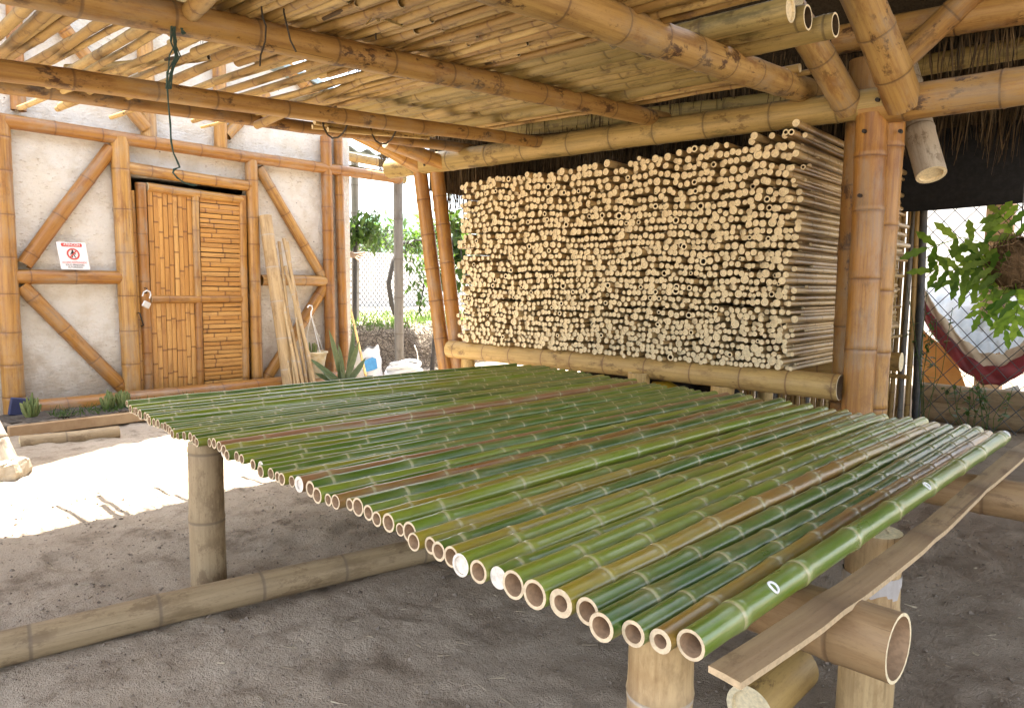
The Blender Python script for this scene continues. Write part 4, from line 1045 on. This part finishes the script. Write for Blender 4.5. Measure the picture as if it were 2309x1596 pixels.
# coil of white hose
c = at(925, 830, Y=6.2); coil = B(); cz0 = at(925, 836, Y=6.2).z
for k in range(8):
    R0 = rad(105-k*5, c); tube_into(coil, [(c.x+R0*math.cos(a)+.02*math.sin(k*3), 6.3+R0*.8*math.sin(a), max(.03, .04+.035*k)+.02*math.sin(2*a+k)) for a in np.linspace(0, 6.283, 30)], .022, 7)
tube_into(coil, [(c.x+.12, 6.2, .3), (c.x+.06, 6.15, .42), (c.x+.02, 6.15, .5)], .007, 6)
tag(obj('hose_coil', coil, ['white_plastic'], None, (c.x, 6.3, 0)), 'coil of white hose on the ground beyond the table corner', 'hose')
# stick leaning outside, dead branch
T = at(775, 628, Y=7.6); Bt = at(822, 835, Y=7.0); tag(pole('leaning_stick', Bt+(Bt-T)*.25, T, .016, .014, 'dry', spacing=.35, n=10), 'single slim cane leaning against the outer corner post', 'cane')
b = B()
for k in range(4): tube_into(b, [at(776, 566+k*3, Y=7.7), at(800, 573+k*2, Y=7.6), at(824-k*5, 570+k*6, Y=7.5)], [.022, .018, .01], 6)
tag(obj('dead_branch', b, ['deck'], None, at(776, 570, Y=7.7)), 'broken dry branch sticking out past the house corner', 'branch')
# grey post that carries the header end
gp = at(905, 600, Y=7.16)
tag(pole('grey_post', (gp.x, 7.2, 0), (gp.x-.02, 7.2, at(900, 408, Y=7.2).z+.02), rad(21, gp), None, 'grey', spacing=.42, n=16, end0=None), 'weathered grey bamboo post outside the house, green paint smear', 'post')
# zinc canopy behind the header
c0 = at(768, 352, Y=8.2); c1 = at(872, 372, Y=8.2); can = empty('zinc_canopy', (c0.x, 8.2, 0), 'corrugated zinc canopy on round poles past the house corner', 'canopy')
b = B(); N = 60; vv = []
for i in range(N+1):
    t_ = i/N; x = c0.x-.3+(c1.x-c0.x+.8)*t_; zz_ = c0.z+.10+.03*math.sin(t_*N*.55)
    vv += [(x, 8.1, zz_), (x, 9.6, zz_+.28), (x, 9.6, zz_+.284), (x, 8.1, zz_+.004)]
b.add(vv, [[i*4+j, i*4+(j+1) % 4, (i+1)*4+(j+1) % 4, (i+1)*4+j] for i in range(N) for j in range(4)]); obj('zinc_sheet', b, ['zinc'], can)
pole('canopy_rafter', (c0.x-.3, 8.15, c0.z), (c1.x+.4, 8.15, c0.z-.02), .055, None, 'dry', spacing=.4, parent=can, n=14)
pole('canopy_rafter', (c0.x-.3, 8.3, c0.z-.14), (c1.x+.4, 8.3, c0.z-.16), .07, None, 'mossy', spacing=.4, parent=can, n=14)
pole('canopy_post', (c0.x-.2, 8.3, 0), (c0.x-.2, 8.3, c0.z-.2), .06, None, 'grey', spacing=.4, parent=can, n=14)
pole('canopy_post', (c1.x+.35, 9.4, 0), (c1.x+.35, 9.4, c0.z+.2), .06, None, 'grey', spacing=.4, parent=can, n=14)
c = at(788, 388, Y=8.05); b = B(); tube_into(b, [c+Vector((0, .3, 0)), c], rad(20, c), 16); tube_into(b, [c+Vector((0, .0, 0)), c-Vector((0, .004, 0))], .02, 10, 1)
tag(obj('white_roll', b, ['white_plastic', 'iron'], None, c), 'white roll end tucked under the zinc canopy', 'roll')
b = B(); c = at(866, 355, Y=7.9)
for i in range(60): blade_into(b, c+Vector((U(-.08, .08), U(-.05, .05), U(0, .1))), (U(-.2, .2), U(-.2, .2), -1), U(.15, .4), .008, 0, .1)
tag(obj('straw_wisp', b, ['thatch'], None, c), 'wisp of dry thatch hanging from the canopy edge', 'straw', kind='stuff')

# ------------------------------------------------------------------ beyond: bank, fence, wall, trees
BK = 7.95
zb0 = at(880, 738, Y=BK).z
print('bank z', zb0, at(880, 575, Y=14).z, at(785, 740, Y=BK).x, at(1040, 740, Y=BK).x)
b = B(); NX, NY = 60, 26
vv = []
for i in range(NX+1):
    for j in range(NY+1):
        x = 5.6+10*i/NX; y = BK-.35+9*(j/NY)**2; t_ = min(1, max(0, (y-BK+.35)/.45)); t_ = t_*t_*(3-2*t_)
        vv.append((x, y, -.03+(zb0+.02)*t_+.07*(vnoise(np.array([x*3]), np.array([y*3]), 9)[0]-.5)*(t_ > 0)))
b.add(vv, [[i*(NY+1)+j, (i+1)*(NY+1)+j, (i+1)*(NY+1)+j+1, i*(NY+1)+j+1] for i in range(NX) for j in range(NY)])
tag(obj('terrain', b, ['ground'], None, (9, 10, 0)), kind='structure')
b = B()
for i in range(3600):
    x = U(5.7, 11); z = U(-.02, zb0+.05); y = BK-.36+.4*z/zb0+U(-.08, .03)
    blade_into(b, (x, y, z), (U(-1, 1), U(-.8, .1), U(-1.3, .5)), U(.1, .3), U(.006, .012), 0, .22)
tag(obj('dry_roots', b, ['roots'], None, (8, BK, 0)), 'tangle of dry roots covering the low earth bank', 'roots', kind='stuff')
b = B()
for i in range(5200):
    x = U(5.7, 11.5); y = BK+U(0, 1)**1.5*4; blade_into(b, (x, y, zb0-.03), (U(-.5, .5), U(-.5, .5), 1), U(.06, .17), .010, 0, .12)
tag(obj('grass', b, ['grass'], None, (8, BK+1, zb0)), 'bright green grass on top of the earth bank', 'grass', kind='stuff')
def chain(name, O, u, L, z0, z1, cw, ch, r, label, posts, post_r=.03):
    e = empty(name, O, label, 'fence'); O = Vector(O); u = Vector(u).normalized(); b = B(); h = z1-z0
    k = h/ch*cw; s_ = -k
    while s_ < L:
        for sg in (1, -1):
            pts = []
            for i in range(2):
                uu = s_+(k if i else 0); zz_ = z0+(h if i else 0)
                if sg < 0: uu = s_+(0 if i else k)
                pts.append((uu, zz_))
            (ua, za), (ub, zb_) = pts
            lo_, hi_ = 0., L
            def clip(p, q):
                (a, c), (d, f) = p, q
                if a < lo_: c += (f-c)*(lo_-a)/(d-a); a = lo_
                if d > hi_: f = c+(f-c)*(hi_-a)/(d-a); d = hi_
                return (a, c), (d, f)
            p, q = ((ua, za), (ub, zb_)) if ua <= ub else ((ub, zb_), (ua, za))
            if q[0] <= lo_ or p[0] >= hi_: continue
            p, q = clip(p, q)
            off = Vector((0, 0, 0)) if sg > 0 else u.cross(Vector((0, 0, 1)))*r*1.5
            A, D = O+u*p[0]+Vector((0, 0, p[1]))+off, O+u*q[0]+Vector((0, 0, q[1]))+off
            tube_into(b, [A, (A+D)*.5+Vector((U(-.004, .004), U(-.004, .004), 0)), D], r, 4, caps=False)
        s_ += cw
    tube_into(b, [O+Vector((0, 0, z1)), O+u*L+Vector((0, 0, z1))], r*1.3, 4)
    o = obj('wire_mesh', b, ['wire'], e); o['kind'] = 'stuff'
    for (s0, lz, tilt) in posts:
        bb = B(); p = O+u*s0; tube_into(bb, [p+Vector((0, 0, -.05)), p+u*tilt+Vector((0, 0, lz))], post_r, 10); obj('fence_post', bb, ['steel'], e)
    return e
fz = at(880, 470, Y=10.2).z
chain('chain_link_fence', (5.9, 10.2, zb0-.05), (1, -.1, 0), 5.2, 0, at(850, 560, Y=10.2).z-zb0+.35,   .085, .10, .0062, 'fine chain link fence on the earth bank in front of the white wall', [(5.0, 2.2, 0)])
# white boundary wall
zt = at(880, 578, Y=15).z
b = B(); box_into(b, (4, 15, 0), (24, 15.2, zt)); box_into(b, (4, 14.95, zt), (24, 15.25, zt+.08))
tag(obj('boundary_wall', b, ['white_wall'], None, (10, 15, 0)), 'long low whitewashed wall beyond the chain link fence', 'wall')
c = at(948, 500, Y=24); b = B(); box_into(b, (c.x-.1, 24, 0), (c.x+.55, 28, at(948, 480, Y=24).z)); gt = tag(obj('green_tower', b, ['green_wall'], None, (c.x, 24, 0)), 'narrow bright green building far beyond the white wall', 'building')
b = B(); w_ = at(962, 512, Y=23.9); box_into(b, (w_.x-.12, 23.9, w_.z-.25), (w_.x+.12, 23.99, w_.z+.25)); obj('window', b, ['sheet'], gt)
# utility wires and poles
up = empty('utility_line', (12, 34, 0), 'thin overhead utility wires against the white sky', 'wires')
b = B()
for (ya, yb_) in ((492, 472), (478, 458), (505, 492), (515, 507)):
    A = at(700, ya+8, Y=34); D = at(1100, yb_-12, Y=36); tube_into(b, [A, (A+D)*.5+Vector((0, 0, -.12)), D], .014, 4)
obj('wire', b, ['wire'], up)
for px, t_ in ((857, 497), (798, 400)):
    p = at(px, t_, Y=33); b = B(); tube_into(b, [(p.x, 33, 0), (p.x, 33, p.z)], .05, 8); obj('line_pole', b, ['steel'], up)
def crown(b, c, rx, ry, rz, cnt, L, dens=1., mat=0):
    cl = [Vector((U(-1, 1)*rx, U(-1, 1)*ry, U(-1, 1)*rz)) for _ in range(max(5, cnt//28))]
    for i in range(cnt):
        k = rng.choice(cl); p = Vector(c)+k*.8+Vector((rng.gauss(0, 1)*rx*.24, rng.gauss(0, 1)*ry*.24, rng.gauss(0, 1)*rz*.22))
        leaf_into(b, p, (U(-1, 1), U(-1, 1), U(-1, .3)), (U(-.5, .5), U(-.5, .5), 1), L*U(.6, 1.2), L*U(.35, .5), .3, 2, .2, 0, mat)
def tree(name, pts, r, c, R3, cnt, L, label, cat='tree'):
    t = empty(name, pts[0], label, cat); b = B(); tube_into(b, pts, r, 8)
    for k in range(5):
        tip = Vector(c)+Vector((U(-.7, .7)*R3[0], U(-.7, .7)*R3[1], U(-.5, .6)*R3[2])); tube_into(b, [pts[-1], (Vector(pts[-1])+tip)*.5+Vector((0, 0, .05)), tip], [r[-1]*.7, r[-1]*.5, r[-1]*.25], 6)
    obj('trunk', b, ['bark'], t); b = B(); crown(b, c, *R3, cnt, L); obj('crown', b, ['leaf'], t)
tp = [at(798, 760, Y=9.0), at(800, 640, Y=9.0), at(801, 560, Y=9.0), at(806, 505, Y=9.0)]
tp[0].z = 0
tree('young_tree', tp, [.035, .033, .03, .022], at(815, 512, Y=9.0), (.42, .35, .30), 430, .13, 'young tree with thin black trunk before the chain link fence')
tp = [at(912, 760, Y=9.6), at(884, 690, Y=9.6), at(876, 640, Y=9.6), at(886, 590, Y=9.6), at(905, 550, Y=9.6)]
tree('leaning_tree', tp, [.04, .04, .04, .038, .03], at(945, 540, Y=9.6), (.32, .4, .34), 260, .13, 'crooked grey tree curving behind the grey post')
bp = at(1010, 700, X=6.6); tree('garden_tree', [Vector((6.6, bp.y+.3, 0)), at(985, 690, X=6.6), at(1005, 600, X=6.6), at(1030, 520, X=6.6)], [.03, .028, .025, .02], at(1030, 560, X=6.6), (.18, .34, .42), 330, .16, 'broad-leaved shrub behind the two leaning orange posts', 'shrub')
hc = at(960, 640, Y=9.3); tree('climbing_shrub', [Vector((hc.x, 9.3, zb0-.1)), at(945, 700, Y=9.3), at(955, 650, Y=9.3)], [.015, .012, .01], at(950, 630, Y=9.3), (.2, .2, .42), 120, .13, 'loose climbing shrub between the grey post and the orange posts', 'shrub')
for i, (px, py, Y_, R3, cnt, lb) in enumerate(((820, 545, 19., (1.5, 1.2, .8), 420, 'pale green bushy tree above the white wall, by the house corner'), (915, 548, 20., (1.4, 1.2, .7), 380, 'pale green bushy tree above the white wall, beside the green building'), (1010, 540, 21., (1.6, 1.2, 1.1), 420, 'pale green tree above the white wall, behind the orange posts'))):
    c = at(px, py, Y=Y_); tree('garden_tree', [Vector((c.x, Y_, 0)), Vector((c.x+.1, Y_, c.z*.6)), Vector((c.x, Y_, c.z))], [.1, .08, .06], c, R3, cnt, .32, lb)

# ------------------------------------------------------------------ cane screen and wire fence behind the stack
XC = 6.98
screen = empty('cane_screen', (XC, 2.5, 0), 'upright screen of thin bamboo canes behind the stack', 'fence')
y = at(2066, 700, X=XC).y; ymin = y; k = 0
while y < 4.9:
    r = U(.017, .026); y += r
    pole('cane', (XC+U(-.02, .02), y, -.02), (XC+U(-.02, .02), y+U(-.02, .02), U(1.9, 2.05)), r, r*.9, 'dry' if U(0, 1) < .8 else 'grey', spacing=U(.25, .34), parent=screen, n=9, end0=None, end1='flat', bulge=.07, bend=.008, simple=True, tone=U(0, .6)); y += r*U(1.0, 1.08); k += 1
pole('screen_rail', (XC-.04, ymin, .45), (XC-.04, 4.9, .45), .02, None, 'dry', parent=screen, n=8, simple=True)
print('canes', k, ymin)
XF = 7.0
fp0 = at(2068, 700, X=XF)
chain('wire_fence', (XF, fp0.y-.02, 0), (0, -1, 0), 2.8, .05, zb_+.12, .15, .17, .0045, 'wide-meshed wire fence with dark steel post beside the cane screen', [(.03, 2.1, -.06), (2.3, 2.1, 0)], .035)
# things beyond the wire fence
XT = 8.3
dd_ = lambda x, y, X_=XT: at(x, y, X=X_)
tr = empty('covered_trough', dd_(2190, 800), 'dark red tarpaulin trough lined with a white and blue sheet', 'trough')
b = B(); N = 40; path = [(2060, 660), (2085, 722), (2110, 762), (2140, 800), (2175, 838), (2215, 866), (2260, 868), (2305, 842), (2350, 805), (2400, 760)]
px = np.array([p[0] for p in path]); py = np.array([p[1] for p in path])
def sheet_into(b, off_a, off_b, x0, x1, X0, X1, wob, N=44, K=6):
    vv = []
    for i in range(N+1):
        x = x0+(x1-x0)*i/N; yb_ = np.interp(x, px, py)
        for j in range(K+1):
            f = j/K; y_ = yb_-off_a*(1-f)-off_b*f+wob*math.sin(i*1.1+j*2)+wob*.6*math.sin(i*2.7-j); vv.append(tuple(at(x, y_, X=X0+(X1-X0)*f)+Vector((wob*.006*math.sin(i*.8+j), 0, 0))))
    b.add(vv, [[i*(K+1)+j, i*(K+1)+j+1, (i+1)*(K+1)+j+1, (i+1)*(K+1)+j] for i in range(N) for j in range(K)])
sheet_into(b, 0, 42, 2080, 2400, XT, XT-.02, 1.5); o = obj('tarpaulin', b, ['red_tarp'], tr); o.modifiers.new('thickness', 'SOLIDIFY').thickness = .015
b = B(); sheet_into(b, 30, 70, 2062, 2400, XT+.03, XT+.02, 2.5); o = obj('canvas_lining', b, ['canvas'], tr); o.modifiers.new('thickness', 'SOLIDIFY').thickness = .012
b = B(); vv = []; N, K_ = 30, 14
for i in range(N+1):
    x = 2060+360*i/N; yl = np.interp(x, px, py)-58
    for j in range(K_+1):
        f = j/K_; xx = XT+.06+1.7*f
        p0_ = at(x, yl, X=XT+.06); p1_ = at(x, 645, X=XT+1.8); p = p0_.lerp(p1_, f); p.z += .05*math.sin(i*.9+j*.7)+.03*math.sin(i*2.1-j*1.3)-.10*math.sin(f*math.pi); vv.append(tuple(p))
b.add(vv, [[i*(K_+1)+j, i*(K_+1)+j+1, (i+1)*(K_+1)+j+1, (i+1)*(K_+1)+j] for i in range(N) for j in range(K_)]); obj('sheet', b, ['sheet'], tr)
b = B()
A, D, E_ = at(2300, 878, X=XT+.0), at(2205, 905, X=XT), at(2192, 948, X=XT)
for p, q in ((A, D), (D, E_)):
    dv = (q-p).normalized(); nrm = Vector((1, 0, 0)); sv = dv.cross(nrm).normalized()*.045
    v = [p-sv-nrm*.02, p+sv-nrm*.02, q+sv-nrm*.02, q-sv-nrm*.02, p-sv+nrm*.02, p+sv+nrm*.02, q+sv+nrm*.02, q-sv+nrm*.02]
    b.add([tuple(x_) for x_ in v], [[0, 3, 2, 1], [4, 5, 6, 7], [0, 1, 5, 4], [1, 2, 6, 5], [2, 3, 7, 6], [3, 0, 4, 7]], smooth=False)
E0 = Vector((E_.x, E_.y, 0)); tube_into(b, [E_, E0], .03, 6); obj('leg_frame', b, ['white_metal'], tr)
b = B(); q = [at(2072, 740, X=XT+.3), at(2072, 862, X=XT+.3), at(2180, 880, X=XT+.3), at(2150, 800, X=XT+.3)]
b.add([tuple(p) for p in q]+[tuple(p+Vector((.03, 0, 0))) for p in q], [[0, 1, 2, 3], [7, 6, 5, 4], [0, 4, 5, 1], [1, 5, 6, 2], [2, 6, 7, 3], [3, 7, 4, 0]], smooth=False)
tag(obj('orange_board', b, ['orange'], None, q[1]), 'orange board standing behind the tarpaulin trough', 'board')
for i, (a, c, r, lb) in enumerate((((2060, 905), (2330, 935), .10, 'upper old log lying behind the wire fence'), ((2060, 950), (2330, 985), .11, 'lower old log lying behind the wire fence'))):
    A = at(*a, X=7.5); D = at(*c, X=7.5); A.z = max(A.z, r*.9); D.z = A.z if i == 0 else r
    if i: A.z = r
    else: A.z = D.z = 2.55*r
    lay('old_log', A, D+(D-A)*.4, r, lb, 'dusty', spacing=.6, tone=.2)
pole_c = at(2255, 500, X=9.6); b = B(); box_into(b, (9.5, pole_c.y-.12, 0), (9.75, pole_c.y+.12, 3.2)); box_into(b, (9.5, pole_c.y-3, 2.62), (9.75, pole_c.y+4, 2.85)); tag(obj('timber_frame', b, ['wood'], None, (9.6, pole_c.y, 0)), 'bright timber frame in the sunlight beyond the wire fence', 'frame')
b = B(); box_into(b, (13, -8, 0), (13.2, 5.6, 3.0)); tag(obj('garden_wall', b, ['white_wall'], None, (13, 0, 0)), 'sunlit pale garden wall far beyond the wire fence', 'wall')
b = B(); slab_into(b, [(6.7, -2.5, 2.66), (6.7, 4.5, 2.66), (10.2, 4.5, 2.95), (10.2, -2.5, 2.95)], .03)  # unseen roof, added to keep the sun off the trough
sr = empty('added_shade_roof', (8.8, 1, 0), 'unseen zinc roof added to shade the tarpaulin trough beyond the wire fence', 'roof'); obj('zinc_sheet', b, ['zinc'], sr)
for yy in (-2.3, 4.3):
    b = B(); tube_into(b, [(10, yy, 0), (10, yy, 2.94)], .05, 8); tube_into(b, [(7.6, yy, 0), (7.6, yy, 2.76)], .05, 8); obj('added_roof_post', b, ['steel'], sr)
# hanging fern in its coir ball
XH = 5.2; hc = at(2296, 596, X=XH); fern = empty('hanging_fern', hc, 'hanging coir ball with long toothed fern fronds by the wire fence', 'fern')
b = B(); rb = rad(120, hc); N = 18
vv = []
for j in range(11):
    f = j/10*math.pi
    for i in range(N): a = i/N*6.2832; q = rb*(1+.1*math.sin(i*2.2+j*1.7)+.06*math.sin(i*5+j*3)); vv.append((hc.x+q*math.sin(f)*math.cos(a), hc.y+q*math.sin(f)*math.sin(a), hc.z+q*.92*math.cos(f)))
b.add(vv, bridge(N, 11))
for i in range(420):
    d = Vector((rng.gauss(0, 1), rng.gauss(0, 1), rng.gauss(0, 1))).normalized(); tn = d.orthogonal(); tn.rotate(Matrix.Rotation(U(0, 6.28), 3, d)); blade_into(b, hc+d*rb*1.0, tn+d*.15, U(.05, .14), .006, 0, .15)
obj('coir_ball', b, ['coir'], fern)
b = B(); tube_into(b, [hc+Vector((0, 0, rb*.8)), hc+Vector((0, 0, 1.1))], .004, 5); obj('hanging_wire', b, ['wire'], fern)
def frond(b, pts, L, w, n_, sag):
    pts = [at(x, y, X=X_) for x, y, X_ in pts]; tube_into(b, pts, .003, 4)
    seg = [(pts[i], pts[i+1]) for i in range(len(pts)-1)]
    for k in range(n_):
        t_ = (k+.6)/n_*len(seg); i = min(int(t_), len(seg)-1); f = t_-i; p = seg[i][0].lerp(seg[i][1], f); d = (seg[i][1]-seg[i][0]).normalized()
        for sg in (1, -1):
            sd_ = Vector((U(-.25, .25), 0, 0))+d.cross(Vector((1, 0, 0))).normalized()*sg+d*.55
            leaf_into(b, p, sd_, (1, U(-.3, .3), U(-.3, .3)), L*U(.75, 1.1)*(1-.35*k/n_), w, sag, 7, .12, .28)
    leaf_into(b, pts[-1], (pts[-1]-pts[-2]), (1, 0, .2), L*.8, w, .1, 7, .12, .28)
for pts, L, w, n_, sag in ((((2265, 590, 5.2), (2220, 548, 5.15), (2170, 535, 5.1), (2090, 560, 5.0)), .20, .045, 5, .05), (((2262, 600, 5.2), (2200, 600, 5.1), (2150, 610, 5.05), (2105, 610, 5.0)), .19, .042, 6, .15),
                         (((2262, 610, 5.2), (2225, 622, 5.15), (2190, 630, 5.1), (2150, 635, 5.05)), .17, .04, 5, .25), (((2270, 625, 5.2), (2240, 650, 5.15), (2225, 680, 5.12), (2210, 710, 5.1)), .13, .035, 5, .35),
                         (((2285, 640, 5.2), (2270, 680, 5.1), (2262, 710, 5.1), (2268, 745, 5.1)), .13, .035, 5, .3), (((2290, 640, 5.1), (2295, 690, 5.0), (2290, 720, 5.0)), .15, .04, 4, .4), (((2300, 545, 5.2), (2270, 500, 5.1), (2250, 480, 5.0)), .15, .04, 4, .1), (((2270, 620, 5.1), (2230, 600, 5.0), (2205, 570, 5.0)), .15, .04, 4, .2)):
    b = B(); frond(b, pts, L, w, n_, sag); obj('frond', b, ['fern'], fern)
# weeds along the fence foot
for i, (px_, X_, h, lb) in enumerate(((2080, 6.85, .9, 'straggly weed climbing the steel fence post'), (2240, 6.8, .28, 'small green weed at the foot of the wire fence by the white leg'), (2180, 6.8, .2, 'low weed between the old logs and the table end'))):
    g = at(px_, 930, X=X_); e = empty('weed', (X_, g.y, 0), lb, 'weed'); b = B()
    for k in range(7):
        tip = Vector((X_+U(-.1, .1), g.y+U(-.18, .18), h*U(.6, 1.1)+.25)); tube_into(b, [(X_, g.y+U(-.05, .05), 0), ((X_+tip.x)/2, (g.y+tip.y)/2+U(-.05, .05), tip.z*.5), tip], .003, 4)
        for j in range(7): leaf_into(b, Vector((X_, g.y, 0)).lerp(tip, U(.4, 1.)), (U(-1, 1), U(-1, 1), U(-.2, .8)), (0, 0, 1), U(.04, .09), .03, .2, 3)
    obj('foliage', b, ['leaf'], e)
c = at(1500, 873, X=4.75); b = B(); tube_into(b, [c+Vector((0, .1, 0)), c+Vector((0, -.02, .0)), c+Vector((.0, -.12, -.02))], [.035, .05, .03], 12); tag(obj('yellow_bottle', b, ['yellow'], None, c), 'yellow plastic bottle lying under the stack rack', 'bottle')
# dark sacking heaped under the stack
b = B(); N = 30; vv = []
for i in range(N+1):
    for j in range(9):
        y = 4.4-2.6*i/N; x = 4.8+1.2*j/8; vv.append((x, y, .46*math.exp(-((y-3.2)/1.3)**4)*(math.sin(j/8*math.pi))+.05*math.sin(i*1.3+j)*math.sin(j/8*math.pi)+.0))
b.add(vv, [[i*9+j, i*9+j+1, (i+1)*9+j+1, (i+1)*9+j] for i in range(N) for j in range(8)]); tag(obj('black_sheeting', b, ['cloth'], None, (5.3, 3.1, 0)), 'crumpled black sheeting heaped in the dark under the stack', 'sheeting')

# ------------------------------------------------------------------ litter on the earth
b = B()
def inreg():
    return U(.3, 4.2), U(-.2, 4.6)
LX = [inreg() for _ in range(6500)]; LZ = gz([p[0] for p in LX], [p[1] for p in LX])
for i in range(6500):
    x, y = LX[i]; s_ = U(.002, .006) if U(0, 1) < .96 else U(.007, .012) if U(0, 1) < .93 else U(.014, .022)
    z = float(LZ[i]); q = NR.normal(size=(6, 3))*.28; base = np.array([[1, 0, 0], [0, 1, 0], [-1, 0, 0], [0, -1, 0], [0, 0, .8], [0, 0, -.6]])+q
    b.add(base*s_+np.array([x, y, z+s_*.3]), None, [[4, 0, 1], [4, 1, 2], [4, 2, 3], [4, 3, 0], [5, 1, 0], [5, 2, 1], [5, 3, 2], [5, 0, 3]], smooth=False)
tag(obj('gravel', b, ['chip'], None, (2, 1.5, 0)), 'small stones and clods scattered over the packed earth', 'gravel', kind='stuff')
b = B()
LX = [inreg() for _ in range(900)]; LZ = gz([p[0] for p in LX], [p[1] for p in LX])
for i in range(900):
    x, y = LX[i]; a = U(0, 6.28); z = float(LZ[i]); blade_into(b, (x, y, z+.004), (math.cos(a), math.sin(a), U(0, .1)), U(.012, .06)*(2. if U(0, 1) < .06 else 1.), U(.0015, .0045), 0, .08)
for i in range(90):                          # curled bamboo shavings
    x, y = inreg(); z = float(gz([x], [y])[0]); a = U(0, 6.28); blade_into(b, (x, y, z+.006), (math.cos(a), math.sin(a), U(.05, .3)), U(.02, .05), U(.004, .010), 0, .25)
tag(obj('straw_litter', b, ['straw'], None, (2, 1.5, 0)), 'bits of straw and bamboo slivers scattered over the earth', 'litter', kind='stuff')
